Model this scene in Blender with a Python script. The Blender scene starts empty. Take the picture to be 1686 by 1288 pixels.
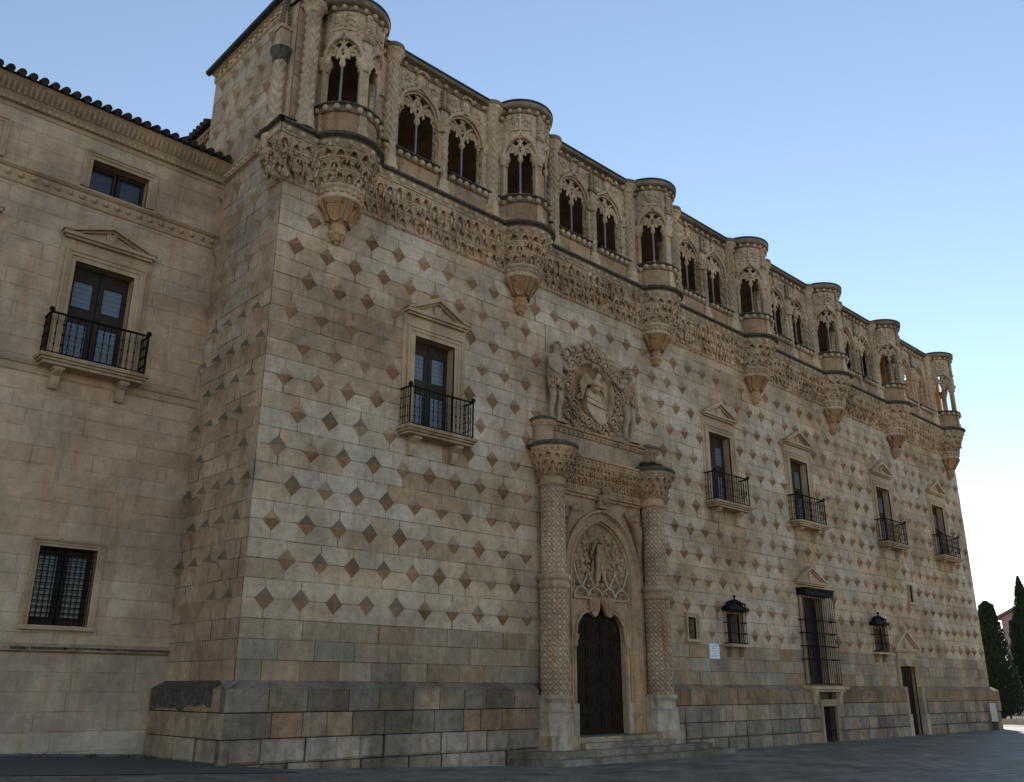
import bpy, bmesh, math, random
from mathutils import Vector, Matrix, noise
sc = bpy.context.scene
rad = math.radians
pi = math.pi
random.seed(7)
COL = sc.collection

# ------------------------------------------------------------------ camera
cam = bpy.data.cameras.new('camera')
camo = bpy.data.objects.new('camera', cam)
COL.objects.link(camo)
sc.camera = camo
YAW, PITCH, ROLL = 0.757, 0.323, 0.003
f = Vector((math.sin(YAW)*math.cos(PITCH), math.cos(YAW)*math.cos(PITCH), math.sin(PITCH)))
r0 = Vector((math.cos(YAW), -math.sin(YAW), 0))
u0 = r0.cross(f)
r = r0*math.cos(ROLL) + u0*math.sin(ROLL)
u = -r0*math.sin(ROLL) + u0*math.cos(ROLL)
M4 = Matrix(((r.x, u.x, -f.x, -10.975), (r.y, u.y, -f.y, -20.475), (r.z, u.z, -f.z, 1.748), (0, 0, 0, 1)))
camo.matrix_world = M4
cam.sensor_fit = 'HORIZONTAL'
cam.sensor_width = 36
cam.lens = 36*1465.17/1686
cam.clip_start = 0.1
cam.clip_end = 3000

# ------------------------------------------------------------------ sky, sun, exposure
SUN_EL, SUN_AZ = rad(28), rad(57)          # azimuth measured from +y towards +x
w = bpy.data.worlds.new('World')
sc.world = w
w.use_nodes = True
nt = w.node_tree
bg = nt.nodes['Background']
sky = nt.nodes.new('ShaderNodeTexSky')
sky.sky_type = 'NISHITA'
sky.sun_disc = False
sky.sun_elevation = SUN_EL
sky.sun_rotation = SUN_AZ
sky.air_density = 1.0
sky.dust_density = 0.0
sky.ozone_density = 3.0
sky.altitude = 600
wb = nt.nodes.new('ShaderNodeMix')           # camera white balance set for open shade
wb.data_type = 'RGBA'; wb.blend_type = 'MULTIPLY'; wb.inputs[0].default_value = 1.0
wb.inputs[7].default_value = (1.16, 0.972, 0.785, 1)
nt.links.new(sky.outputs[0], wb.inputs[6])
nt.links.new(wb.outputs[2], bg.inputs[0])
bg.inputs[1].default_value = 0.116
sun = bpy.data.lights.new('sun', 'SUN')
sun.energy = 3.2
sun.angle = rad(0.53)
sun.color = (1.0, 0.93, 0.82)
suno = bpy.data.objects.new('sun', sun)
COL.objects.link(suno)
sd = Vector((math.sin(SUN_AZ)*math.cos(SUN_EL), math.cos(SUN_AZ)*math.cos(SUN_EL), math.sin(SUN_EL)))
suno.rotation_euler = sd.to_track_quat('Z', 'Y').to_euler()
suno.location = (60, 20, 60)
sc.view_settings.view_transform = 'Standard'
sc.view_settings.look = 'None'
sc.view_settings.exposure = 1.1
sc.view_settings.gamma = 1.0
sc.render.engine = 'CYCLES'
sc.cycles.max_bounces = 6
sc.cycles.use_denoising = True


# ------------------------------------------------------------------ materials
def newmat(name, rough=0.9):
    m = bpy.data.materials.new(name)
    m.use_nodes = True
    n = m.node_tree.nodes
    b = n['Principled BSDF']
    b.inputs['Roughness'].default_value = rough
    if 'Specular IOR Level' in b.inputs:
        b.inputs['Specular IOR Level'].default_value = 0.25
    return m, m.node_tree, b


class NG:
    """small helper to write node graphs"""
    def __init__(s, nt):
        s.nt = nt
    def n(s, t, **k):
        nd = s.nt.nodes.new(t)
        for a, b in k.items():
            setattr(nd, a, b)
        return nd
    def put(s, inp, v):
        if hasattr(v, 'links') or hasattr(v, 'is_output'):
            s.nt.links.new(v, inp)
        else:
            inp.default_value = v
    def math(s, op, a, b=0.0, c=0.0):
        nd = s.n('ShaderNodeMath', operation=op)
        s.put(nd.inputs[0], a); s.put(nd.inputs[1], b)
        if op in ('MULTIPLY_ADD', 'SMOOTH_MIN'):
            s.put(nd.inputs[2], c)
        return nd.outputs[0]
    def ramp(s, v, lo, hi, a=0.0, b=1.0):
        nd = s.n('ShaderNodeMapRange', interpolation_type='SMOOTHSTEP')
        s.put(nd.inputs[0], v)
        for i, x in enumerate((lo, hi, a, b)):
            nd.inputs[i+1].default_value = x
        return nd.outputs[0]
    def noise(s, vec, scale, detail=4.0, rough=0.55):
        nd = s.n('ShaderNodeTexNoise')
        if vec is not None:
            s.put(nd.inputs['Vector'], vec)
        nd.inputs['Scale'].default_value = scale
        nd.inputs['Detail'].default_value = detail
        nd.inputs['Roughness'].default_value = rough
        return nd.outputs[0]
    def mix(s, fac, a, b, mode='MIX'):
        nd = s.n('ShaderNodeMix', data_type='RGBA', blend_type=mode)
        s.put(nd.inputs[0], fac); s.put(nd.inputs[6], a); s.put(nd.inputs[7], b)
        return nd.outputs[2]
    def scale(s, vec, sx, sy, sz):
        nd = s.n('ShaderNodeVectorMath', operation='MULTIPLY')
        s.put(nd.inputs[0], vec); nd.inputs[1].default_value = (sx, sy, sz)
        return nd.outputs[0]
    def grey(s, v):
        nd = s.n('ShaderNodeCombineColor')
        for i in range(3):
            s.put(nd.inputs[i], v)
        return nd.outputs[0]
    def sep(s, v):
        nd = s.n('ShaderNodeSeparateXYZ'); s.put(nd.inputs[0], v); return nd.outputs
    def bump(s, h, strength, dist):
        nd = s.n('ShaderNodeBump')
        nd.inputs['Strength'].default_value = strength
        nd.inputs['Distance'].default_value = dist
        s.put(nd.inputs['Height'], h)
        return nd.outputs[0]
    def uv(s, name):
        return s.n('ShaderNodeUVMap', uv_map=name).outputs[0]


def stone_mat(name, base=(1.06, 0.935, 0.82), mortar=0.75, fine=1.0, stain=0.5, diaper=0.0, carve=0.0, drop=0.0):
    """tinted ashlar or carved stone; the tint is a colour of the stone itself"""
    m, t, b = newmat(name)
    g = NG(t)
    pos = g.n('ShaderNodeNewGeometry').outputs['Position']
    tint = g.n('ShaderNodeAttribute', attribute_name='tint').outputs['Color']
    col = g.mix(1.0, tint, (*base, 1), 'MULTIPLY')
    big = g.ramp(g.noise(pos, 0.6, 5, 0.6), 0.3, 0.7, 0.74, 1.18)
    med = g.ramp(g.noise(pos, 4.5, 6, 0.65), 0.25, 0.75, 1.0-0.2*fine, 1.0+0.15*fine)
    fin = g.ramp(g.noise(pos, 38, 3, 0.6), 0.3, 0.7, 1.0-0.09*fine, 1.0+0.07*fine)
    k = g.math('MULTIPLY', g.math('MULTIPLY', big, med), fin)
    col = g.mix(1.0, col, g.grey(k), 'MULTIPLY')
    # orange-brown run-off stains, long in z
    st = g.noise(g.scale(pos, 2.6, 2.6, 0.22), 1.3, 6, 0.65)
    sf = g.ramp(st, 0.50, 0.68, 0.0, stain*1.2)
    col = g.mix(sf, col, g.mix(1.0, col, (0.88, 0.68, 0.48, 1), 'MULTIPLY'))
    st2 = g.noise(g.scale(pos, 6.0, 6.0, 0.45), 1.0, 6, 0.65)
    sf2 = g.ramp(st2, 0.54, 0.72, 0.0, stain)
    col = g.mix(sf2, col, g.mix(1.0, col, (0.50, 0.47, 0.43, 1), 'MULTIPLY'))
    gr = g.noise(g.scale(pos, 1, 1, .55), 0.42, 7, 0.68)
    gf = g.ramp(gr, 0.49, 0.64, 0.0, 0.48*fine)
    col = g.mix(gf, col, g.mix(1.0, col, (0.58, 0.53, 0.48, 1), 'MULTIPLY'))
    # dark pits and lichen specks
    sp = g.ramp(g.noise(pos, 17, 5, 0.7), 0.62, 0.72, 0.0, 0.35*fine)
    col = g.mix(sp, col, g.mix(1.0, col, (0.55, 0.5, 0.44, 1), 'MULTIPLY'))
    h = g.math('ADD', g.math('MULTIPLY', g.noise(pos, 22, 6, 0.65), 0.5), g.noise(pos, 3.0, 4))
    lo = g.sep(g.uv('loc')); si = g.sep(g.uv('siz'))
    if mortar > 0:
        dx = g.math('SUBTRACT', si[0], g.math('ABSOLUTE', lo[0]))
        dy = g.math('SUBTRACT', si[1], g.math('ABSOLUTE', lo[1]))
        d = g.math('MINIMUM', dx, dy)
        d = g.math('SUBTRACT', d, g.math('MULTIPLY', g.ramp(g.noise(pos, 9, 4, 0.7), 0.45, 0.8), 0.016))
        j = g.ramp(d, 0.003, 0.012, 1.0, 0.0)
        js = g.math('MULTIPLY', j, g.ramp(g.noise(pos, 1.1, 3), 0.35, 0.62, 0.25, 1.0))
        col = g.mix(g.math('MULTIPLY', js, mortar), col, (0.075, 0.06, 0.045, 1))
        h = g.math('SUBTRACT', h, g.math('MULTIPLY', js, 1.2))
    if diaper > 0:
        u_ = g.math('MULTIPLY', lo[0], 6.5); v_ = g.math('MULTIPLY', lo[1], 6.5)
        a = g.math('ABSOLUTE', g.math('SUBTRACT', g.math('FRACT', g.math('ADD', u_, v_)), 0.5))
        c = g.math('ABSOLUTE', g.math('SUBTRACT', g.math('FRACT', g.math('SUBTRACT', u_, v_)), 0.5))
        e = g.ramp(g.math('MAXIMUM', a, c), 0.28, 0.46)
        ct = g.ramp(g.math('ADD', a, c), 0.28, 0.12)
        p = g.math('MAXIMUM', e, ct)
        h = g.math('ADD', h, g.math('MULTIPLY', p, 1.4*diaper))
    if carve > 0:
        vo = g.n('ShaderNodeTexVoronoi', feature='SMOOTH_F1')
        g.put(vo.inputs['Vector'], pos); vo.inputs['Scale'].default_value = 7.0
        h = g.math('ADD', h, g.math('MULTIPLY', g.ramp(vo.outputs[0], 0.1, 0.6), -2.2*carve))
    t.links.new(col, b.inputs['Base Color'])
    t.links.new(g.bump(h, 0.65, 0.035), b.inputs['Normal'])
    return m


M_STONE = stone_mat('ashlar_stone', mortar=0.62)
M_WING = stone_mat('smooth_ashlar', mortar=0.08, fine=0.7, stain=0.35)
M_CARVE = stone_mat('carved_stone', mortar=0.0, fine=1.1, stain=0.75)
M_RELIEF = stone_mat('relief_stone', mortar=0.0, fine=1.1, stain=0.7, carve=1.0)
M_DIAPER = stone_mat('diaper_stone', mortar=0.0, fine=1.0, stain=0.9, diaper=1.0)
M_ROUGH = stone_mat('rough_stone', mortar=0.0, fine=1.5, stain=0.5)
M_TRIM = stone_mat('dressed_stone', mortar=0.0, fine=0.6, stain=0.4)


def simple_mat(name, col, rough=0.8, var=0.25, scale=6.0, bump=0.3, spec=0.25, metal=0.0, col2=None):
    m, t, b = newmat(name, rough)
    g = NG(t)
    pos = g.n('ShaderNodeNewGeometry').outputs['Position']
    nz = g.noise(pos, scale, 6, 0.65)
    k = g.ramp(nz, 0.3, 0.7, 1-var, 1+var)
    if col2:
        c = g.mix(g.ramp(nz, 0.38, 0.62), (*col, 1), (*col2, 1))
    else:
        c = g.mix(1.0, (*col, 1), g.grey(k), 'MULTIPLY')
    t.links.new(c, b.inputs['Base Color'])
    b.inputs['Specular IOR Level'].default_value = spec
    b.inputs['Metallic'].default_value = metal
    if bump:
        t.links.new(g.bump(g.noise(pos, scale*3, 5), bump, 0.02), b.inputs['Normal'])
    return m


M_MOSS = simple_mat('lichen_crust', (0.050, 0.047, 0.036), 0.95, 0.4, 9, 0.6, col2=(0.12, 0.105, 0.08))
M_LEAD = simple_mat('lead_sheet', (0.050, 0.050, 0.048), 0.75, 0.25, 3, 0.2, 0.15)
M_WOOD = simple_mat('dark_wood', (0.033, 0.020, 0.013), 0.6, 0.35, 5, 0.25)
M_DOOR = simple_mat('portal_wood', (0.023, 0.0145, 0.0095), 0.8, 0.4, 5, 0.3, 0.1)
M_IRON = simple_mat('wrought_iron', (0.011, 0.010, 0.010), 0.75, 0.3, 20, 0.2, 0.12)
M_POLE = simple_mat('grey_marble', (0.20, 0.21, 0.235), 0.5, 0.15, 5, 0.1, 0.3)
M_TILE = simple_mat('roof_tile', (0.035, 0.026, 0.022), 0.9, 0.45, 5, 0.4)
M_PLAST = simple_mat('gallery_plaster', (0.42, 0.30, 0.20), 0.9, 0.3, 1.2, 0.2)
M_OCHRE = simple_mat('ochre_plaster', (0.62, 0.36, 0.13), 0.9, 0.15, 1.2, 0.15)
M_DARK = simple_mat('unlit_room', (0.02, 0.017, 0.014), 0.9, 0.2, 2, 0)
M_LEAF = simple_mat('cypress_leaf', (0.020, 0.034, 0.014), 0.85, 0.5, 3, 0)
M_WEED = simple_mat('weed_leaf', (0.035, 0.05, 0.018), 0.85, 0.4, 8, 0)
M_BARK = simple_mat('bark', (0.06, 0.045, 0.033), 0.9, 0.3, 8, 0.4)
M_HOUSE = simple_mat('pink_render', (0.42, 0.27, 0.22), 0.9, 0.12, 1, 0.1)
M_HROOF = simple_mat('far_roof', (0.20, 0.11, 0.10), 0.9, 0.2, 3, 0.2)
M_SOIL = simple_mat('garden_soil', (0.045, 0.045, 0.028), 0.95, 0.4, 2, 0.4)
M_STEEL = simple_mat('panel_post', (0.05, 0.045, 0.04), 0.6, 0.2, 6, 0.1)
M_PANEL = simple_mat('panel_face', (0.50, 0.45, 0.37), 0.6, 0.08, 4, 0.05)
M_WHITE = simple_mat('glazed_tile', (0.62, 0.68, 0.78), 0.25, 0.06, 8, 0.0, 0.5)
M_BLUE = simple_mat('blue_glaze', (0.05, 0.09, 0.30), 0.25, 0.15, 30, 0.0, 0.5)


def glass_mat():
    """window panes with pale blue-grey slatted blinds pressed against them"""
    m, t, b = newmat('shuttered_glass', 0.18)
    g = NG(t)
    pos = g.n('ShaderNodeNewGeometry').outputs['Position']
    z = g.sep(pos)[2]
    fr = g.math('FRACT', g.math('MULTIPLY', z, 7.0))
    ln = g.ramp(fr, 0.08, 0.2, 0.45, 1.0)
    c = g.mix(1.0, (0.13, 0.15, 0.19, 1), g.grey(ln), 'MULTIPLY')
    t.links.new(c, b.inputs['Base Color'])
    b.inputs['Specular IOR Level'].default_value = 0.5
    return m


M_GLASS = glass_mat()
M_PANE = simple_mat('dark_glass', (0.028, 0.034, 0.044), 0.15, 0.2, 2, 0, 0.6)


def ground_mat(name, c1, c2, slab=(0.9, 0.45), gap=0.03, rough=0.7, spec=0.2):
    m, t, b = newmat(name, rough)
    g = NG(t)
    pos = g.n('ShaderNodeNewGeometry').outputs['Position']
    br = g.n('ShaderNodeTexBrick')
    rot = g.n('ShaderNodeVectorRotate', rotation_type='Z_AXIS')
    g.put(rot.inputs['Vector'], pos); rot.inputs['Angle'].default_value = rad(8)
    g.put(br.inputs['Vector'], rot.outputs[0])
    br.inputs['Color1'].default_value = (*c1, 1); br.inputs['Color2'].default_value = (*c2, 1)
    br.inputs['Mortar'].default_value = (c1[0]*.45, c1[1]*.45, c1[2]*.45, 1)
    br.inputs['Scale'].default_value = 1.0
    br.inputs['Mortar Size'].default_value = gap
    br.inputs['Brick Width'].default_value = slab[0]; br.inputs['Row Height'].default_value = slab[1]
    nz = g.noise(pos, 0.7, 5, 0.6)
    n2 = g.noise(pos, 14, 5, 0.6)
    k = g.math('MULTIPLY', g.ramp(nz, 0.3, 0.7, 0.62, 1.3), g.ramp(n2, 0.3, 0.7, 0.8, 1.2))
    c = g.mix(1.0, br.outputs[0], g.grey(k), 'MULTIPLY')
    t.links.new(c, b.inputs['Base Color'])
    rr = g.ramp(nz, 0.3, 0.7, rough-0.12, rough+0.15)
    t.links.new(rr, b.inputs['Roughness'])
    b.inputs['Specular IOR Level'].default_value = spec
    h = g.math('ADD', g.math('MULTIPLY', br.outputs[1], -0.6), g.math('ADD', n2, g.noise(pos, 2.5, 3)))
    t.links.new(g.bump(h, 0.35, 0.02), b.inputs['Normal'])
    return m


M_PAVE = ground_mat('slate_paving', (0.155, 0.136, 0.115), (0.235, 0.205, 0.170), rough=0.6, spec=0.3)
M_ASPH = simple_mat('asphalt', (0.12, 0.11, 0.098), 0.9, 0.35, 30, 0.4, 0.08)
M_KERB = simple_mat('kerb_stone', (0.11, 0.105, 0.1), 0.85, 0.3, 8, 0.3)

W3 = (1.0, 1.0, 1.0)
CREAM = (0.495, 0.402, 0.303)
CARV = (0.54, 0.45, 0.345)
TRIMC = (0.455, 0.365, 0.268)


# ------------------------------------------------------------------ mesh builder
class MB:
    def __init__(s):
        s.v = []; s.f = []; s.c = []; s.l = []; s.z = []; s.m = []; s.s = []
    def face(s, pts, col=W3, mat=0, loc=None, siz=(9, 9), smooth=False):
        i = len(s.v)
        s.v += [tuple(p) for p in pts]
        s.f.append(tuple(range(i, i+len(pts))))
        s._at(len(pts), col, mat, loc, siz, smooth)
    def _at(s, n, col, mat, loc, siz, smooth):
        s.c.append((n, col)); s.m.append(mat); s.s.append(smooth)
        s.l.append(loc if loc else [(0, 0)]*n); s.z.append(siz)
    def idx(s, ids, col=W3, mat=0, loc=None, siz=(9, 9), smooth=False):
        s.f.append(tuple(ids)); s._at(len(ids), col, mat, loc, siz, smooth)
    def box(s, a, b, M=None, col=W3, mat=0, taper=0):
        (x0, y0, z0), (x1, y1, z1) = a, b
        P = [(x0, y0, z0), (x1, y0, z0), (x1, y1, z0), (x0, y1, z0), (x0, y0, z1), (x1, y0, z1), (x1, y1, z1), (x0, y1, z1)]
        if M: P = [M(*p) for p in P]
        i = len(s.v); s.v += [tuple(p) for p in P]
        for q in ((3, 2, 1, 0), (4, 5, 6, 7), (0, 1, 5, 4), (1, 2, 6, 5), (2, 3, 7, 6), (3, 0, 4, 7)):
            s.idx([i+k for k in q], col, mat)
    def grid(s, nu, nv, fn, col=W3, mat=0, smooth=True, cu=False, locf=None, colf=None):
        """fn(i,j) -> point; cu closes around u"""
        i0 = len(s.v)
        for j in range(nv+1):
            for i in range(nu if cu else nu+1):
                s.v.append(tuple(fn(i, j)))
        wn = nu if cu else nu+1
        for j in range(nv):
            for i in range(nu):
                a = i0+j*wn+i; b = i0+j*wn+(i+1) % wn
                lc = [locf(i, j), locf(i+1, j), locf(i+1, j+1), locf(i, j+1)] if locf else None
                s.idx((a, b, b+wn, a+wn), colf(i, j) if colf else col, mat, lc, smooth=smooth)
    def lathe(s, prof, c=(0, 0), n=16, col=W3, mat=0, smooth=True, a0=0.0, a1=2*pi, cap=True):
        full = abs(a1-a0-2*pi) < 1e-6
        fn = lambda i, j: (c[0]+prof[j][0]*math.cos(a0+(a1-a0)*i/n), c[1]+prof[j][0]*math.sin(a0+(a1-a0)*i/n), prof[j][1])
        s.grid(n, len(prof)-1, fn, col, mat, smooth, cu=full)
        if cap and full:
            for j in (0, len(prof)-1):
                if prof[j][0] > 1e-4:
                    s.face([fn(i, j) for i in range(n)], col, mat)
    def ball(s, c, r, nu=8, nv=5, col=W3, mat=0):
        if not hasattr(r, '__len__'): r = (r, r, r)
        s.grid(nu, nv, lambda i, j: (c[0]+r[0]*math.cos(2*pi*i/nu)*math.sin(pi*(j/nv)), c[1]+r[1]*math.sin(2*pi*i/nu)*math.sin(pi*(j/nv)), c[2]-r[2]*math.cos(pi*j/nv)), col, mat, True, cu=True)
    def tube(s, pts, rd, n=6, col=W3, mat=0, smooth=True, closed=False):
        pts = [Vector(p) for p in pts]
        N = len(pts)
        rr = rd if hasattr(rd, '__len__') else [rd]*N
        fr = []
        up = Vector((0, 0, 1))
        for k in range(N):
            if closed: d = pts[(k+1) % N]-pts[k-1]
            else: d = pts[min(k+1, N-1)]-pts[max(k-1, 0)]
            d.normalize()
            a = d.cross(up)
            if a.length < 1e-3: a = d.cross(Vector((0, 1, 0)))
            a.normalize(); fr.append((a, a.cross(d)))
        K = N+1 if closed else N
        s.grid(n, K-1, lambda i, j: pts[j % N]+(fr[j % N][0]*math.cos(2*pi*i/n)+fr[j % N][1]*math.sin(2*pi*i/n))*rr[j % N], col, mat, smooth, cu=True)
        if not closed:
            for j in (0, N-1):
                s.face([pts[j]+(fr[j][0]*math.cos(2*pi*i/n)+fr[j][1]*math.sin(2*pi*i/n))*rr[j] for i in range(n)], col, mat)
    def prism(s, poly, o0, o1, M, col=W3, mat=0):
        """2-d outline (s,z) extruded from depth o0 to o1"""
        A = [M(p[0], o1, p[1]) for p in poly]; B = [M(p[0], o0, p[1]) for p in poly]
        s.face(A, col, mat); s.face(B[::-1], col, mat)
        n = len(poly)
        for i in range(n):
            j = (i+1) % n
            s.face((A[i], B[i], B[j], A[j]), col, mat)
    def build(s, name, mats, parent=None, loc=None, bevel=0.0, recalc=True):
        me = bpy.data.meshes.new(name)
        me.from_pydata(s.v, [], s.f)
        if not isinstance(mats, (list, tuple)): mats = [mats]
        for m in mats: me.materials.append(m)
        at = me.color_attributes.new('tint', 'FLOAT_COLOR', 'CORNER')
        cc = []
        for n, c in s.c:
            cc += [c[0], c[1], c[2], 1.0]*n
        at.data.foreach_set('color', cc)
        u1 = me.uv_layers.new(name='loc'); u2 = me.uv_layers.new(name='siz')
        l1 = []; l2 = []
        for l, z in zip(s.l, s.z):
            for p in l:
                l1 += [p[0], p[1]]; l2 += [z[0], z[1]]
        u1.data.foreach_set('uv', l1); u2.data.foreach_set('uv', l2)
        me.polygons.foreach_set('material_index', s.m)
        me.polygons.foreach_set('use_smooth', s.s)
        if recalc:
            bm = bmesh.new(); bm.from_mesh(me)
            bmesh.ops.recalc_face_normals(bm, faces=bm.faces)
            bm.to_mesh(me); bm.free()
        o = bpy.data.objects.new(name, me)
        COL.objects.link(o)
        if parent: o.parent = parent
        if loc: o.location = loc
        if bevel:
            bv = o.modifiers.new('bevel', 'BEVEL'); bv.width = bevel; bv.segments = 2
            bv.limit_method = 'ANGLE'; bv.angle_limit = rad(40)
        return o


def empty(name, loc=(0, 0, 0), parent=None, rz=0):
    o = bpy.data.objects.new(name, None)
    COL.objects.link(o); o.location = loc; o.rotation_euler = (0, 0, rz)
    o.empty_display_size = 0.3
    if parent: o.parent = parent
    return o


def tag(o, label, cat, group=None):
    o['label'] = label; o['category'] = cat
    if group: o['group'] = group
    return o


def structure(o, kind='structure'):
    o['kind'] = kind
    return o


def copy_part(o, parent, loc=None, rz=None):
    c = o.copy(); COL.objects.link(c); c.parent = parent
    if loc is not None: c.location = loc
    if rz is not None: c.rotation_euler = (0, 0, rz)
    for ch in list(o.children):
        d = ch.copy(); COL.objects.link(d); d.parent = c
    return c


def front(s_, o, z): return (s_, -o, z)
def leftface(s_, o, z): return (-0.6-o, s_, z)
def wingface(s_, o, z): return (s_, 3.91-o, z)


def polar(cx, cy, R):
    def M(s_, o, z):
        a = s_/R
        return (cx+(R+o)*math.sin(a), cy-(R+o)*math.cos(a), z)
    return M


def mixc(a, b, t): return tuple(a[i]*(1-t)+b[i]*t for i in range(3))
def jit(c, a=0.06):
    k = 1+random.uniform(-a, a); h = random.uniform(-a, a)*0.35
    return (c[0]*k*(1+h), c[1]*k, c[2]*k*(1-h))


# ------------------------------------------------------------------ ashlar walls
def cut(rects, h):
    out = []
    a0, a1, b0, b1 = h
    for (x0, x1, z0, z1) in rects:
        if x1 <= a0 or x0 >= a1 or z1 <= b0 or z0 >= b1:
            out.append((x0, x1, z0, z1)); continue
        if z0 < b0: out.append((x0, x1, z0, b0))
        if z1 > b1: out.append((x0, x1, b1, z1))
        c0, c1 = max(z0, b0), min(z1, b1)
        if x0 < a0: out.append((x0, a0, c0, c1))
        if x1 > a1: out.append((a1, x1, c0, c1))
    return out


def wall_blocks(mb, M, s0, s1, courses, joints, holes, pal, o=0.0, rel=1.0):
    R = [(s0+.02, s1-.02, courses[0][0], courses[-1][1])]
    for h in holes: R = cut(R, h)
    for (x0, x1, z0, z1) in R:
        mb.face([M(x0, o-.045, z0), M(x1, o-.045, z0), M(x1, o-.045, z1), M(x0, o-.045, z1)], (.08, .065, .05))
    for k, (z0, z1) in enumerate(courses):
        js = [j for j in joints(k) if s0+0.12 < j < s1-0.12]
        ed = [s0]+js+[s1]
        for a, b in zip(ed[:-1], ed[1:]):
            col = pal((a+b)/2, (z0+z1)/2)
            cx, cz = (a+b)/2, (z0+z1)/2
            R = [(a, b, z0, z1)]
            ob, tx_, tz_ = o+random.uniform(-.004, .010)*rel, random.uniform(-.011, .011)*rel, random.uniform(-.009, .009)*rel
            po = lambda x, z: ob+tx_*(x-cx)+tz_*(z-cz)
            for h in holes: R = cut(R, h)
            for (x0, x1, y0, y1) in R:
                mb.face([M(x0, po(x0, y0), y0), M(x1, po(x1, y0), y0), M(x1, po(x1, y1), y1), M(x0, po(x0, y1), y1)], col, 0,
                        [(x0-cx, y0-cz), (x1-cx, y0-cz), (x1-cx, y1-cz), (x0-cx, y1-cz)], ((b-a)/2, (z1-z0)/2))


def nz(x, y, s=0.0): return noise.noise(Vector((x, y, s)))


def pal_front(x, z):
    n = nz(x*0.22, z*0.30, 3.1)*1.25+random.gauss(0, 0.16)+.05
    # pale replaced blocks right of the first balcony and right of the arms
    for (cx, cz, rx, rz_) in ((7.3, 11.3, 1.6, 2.0), (18.3, 11.6, 1.3, 1.8), (19, 13.6, 2.2, 1.2), (11.5, 15, 2.5, 0.9), (5.6, 6.6, 2.0, 1.2), (30.5, 11, 1, 1)):
        n += 0.55*math.exp(-((x-cx)/rx)**2-((z-cz)/rz_)**2)
    if z < 3.4:
        g = random.random()
        if g < 0.34: return jit((0.31, 0.265, 0.215), 0.12)
        if g < 0.58: return jit((0.315, 0.235, 0.165), 0.12)
        if g < 0.68 and z < 3: return jit((0.33, 0.31, 0.265), 0.10)
        return jit((0.385, 0.315, 0.24), 0.10)
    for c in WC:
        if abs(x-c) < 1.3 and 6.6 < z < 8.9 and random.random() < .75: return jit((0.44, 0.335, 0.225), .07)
    if n > 0.42: return jit((0.53, 0.48, 0.415), 0.04)
    if n > 0.10: return jit((0.505, 0.435, 0.355), 0.04)
    if n > -0.28: return jit(CREAM, 0.07)
    if n > -0.66: return jit((0.44, 0.35, 0.25), 0.06)
    return jit((0.39, 0.295, 0.205), 0.07)


def pal_left(y, z):
    n = nz(y*0.3, z*0.2, 9.1)+random.gauss(0, 0.15)
    if n > 0.35: return jit((0.45, 0.40, 0.34), 0.05)
    if n > -0.3: return jit((0.465, 0.365, 0.275), 0.05)
    return jit((0.38, 0.28, 0.20), 0.06)


def pal_wing(x, z):
    n = nz(x*0.15, z*0.3, 5.7)+random.gauss(0, 0.17)
    c = (0.52, 0.418, 0.328)
    if n > 0.30: c = (0.53, 0.445, 0.36)
    elif n < -0.32: c = (0.505, 0.392, 0.292)
    if z < .55: c = (0.50, 0.455, 0.39)
    elif z < 2.4: c = mixc(c, (0.37, 0.335, 0.30), 0.5)
    return jit(c, 0.03)


def pyramid(mb, M, s_, z, hw, hh, d, col, o=0.0, topcol=None):
    ins = 0.0
    q = lambda: random.uniform(-.008, .008)
    L, Rr, T, B = (s_-hw+q(), z+q()), (s_+hw+q(), z+q()), (s_+q(), z+hh+q()), (s_+q(), z-hh+q())
    A = M(s_+random.uniform(-.02, .02), o+d*random.uniform(.9, 1.05), z+random.uniform(-.02, .02))
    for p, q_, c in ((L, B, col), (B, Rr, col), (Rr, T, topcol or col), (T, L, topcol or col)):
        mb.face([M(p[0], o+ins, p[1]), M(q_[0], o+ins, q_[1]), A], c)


# ------------------------------------------------------------------ the ground
def gz(x, y):
    if x > -0.6: return -0.35+0.35*max(0.0, min(1.0, (8-x)/8.6))
    return min(0.42, 0.045*(-0.6-x)+0.03*max(0, min(4, y)))


mb = MB()
xs = [-1500, -300, -100, -40, -20, -12, -8, -4, -2, -.6, 1, 3, 5, 8, 12, 20, 30, 46, 60, 90, 150, 400, 1600]
ys = [-1500, -300, -80, -40, -25, -15, -8, -4, -2, -1, 0, 1, 2, 4, 8, 20, 60, 150, 400, 1600]
mb.grid(len(xs)-1, len(ys)-1, lambda i, j: (xs[i], ys[j], gz(xs[i], ys[j])), smooth=True)
structure(mb.build('ground', M_PAVE))
mb = MB()
ax = [-40, -20, -12, -8, -4, -2, -.6, 0.4]
mb.grid(len(ax)-1, 4, lambda i, j: (ax[i], (-1.6, 0, 1.2, 2.2, 3.05)[j] if ax[i] < -.7 else (-1.6, -1.3, -1.1, -0.9, -0.7)[j], gz(ax[i], (-1.6, 0, 1.2, 2.2, 3.05)[j])+0.012), smooth=True)
structure(mb.build('asphalt_path', M_ASPH))
mb = MB()
kp = [(-30, 3.05), (-12, 3.05), (-6, 3.05), (-3, 3.02), (-1.8, 2.7), (-1.35, 1.9), (-1.2, 0.8), (-1.15, -0.5)]
for (x0, y0), (x1, y1) in zip(kp[:-1], kp[1:]):
    d = Vector((x1-x0, y1-y0, 0)).normalized(); n_ = Vector((-d.y, d.x, 0))*0.10
    a = Vector((x0, y0, gz(x0, y0))); b = Vector((x1, y1, gz(x1, y1)))
    up = Vector((0, 0, 0.035)); dn = Vector((0, 0, -0.1))
    mb.face([a+up, b+up, b+n_+up, a+n_+up]); mb.face([a+dn, b+dn, b+up, a+up]); mb.face([a+n_+dn, b+n_+dn, b+n_+up, a+n_+up])
structure(mb.build('kerb', M_KERB))
mb = MB()
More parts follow.
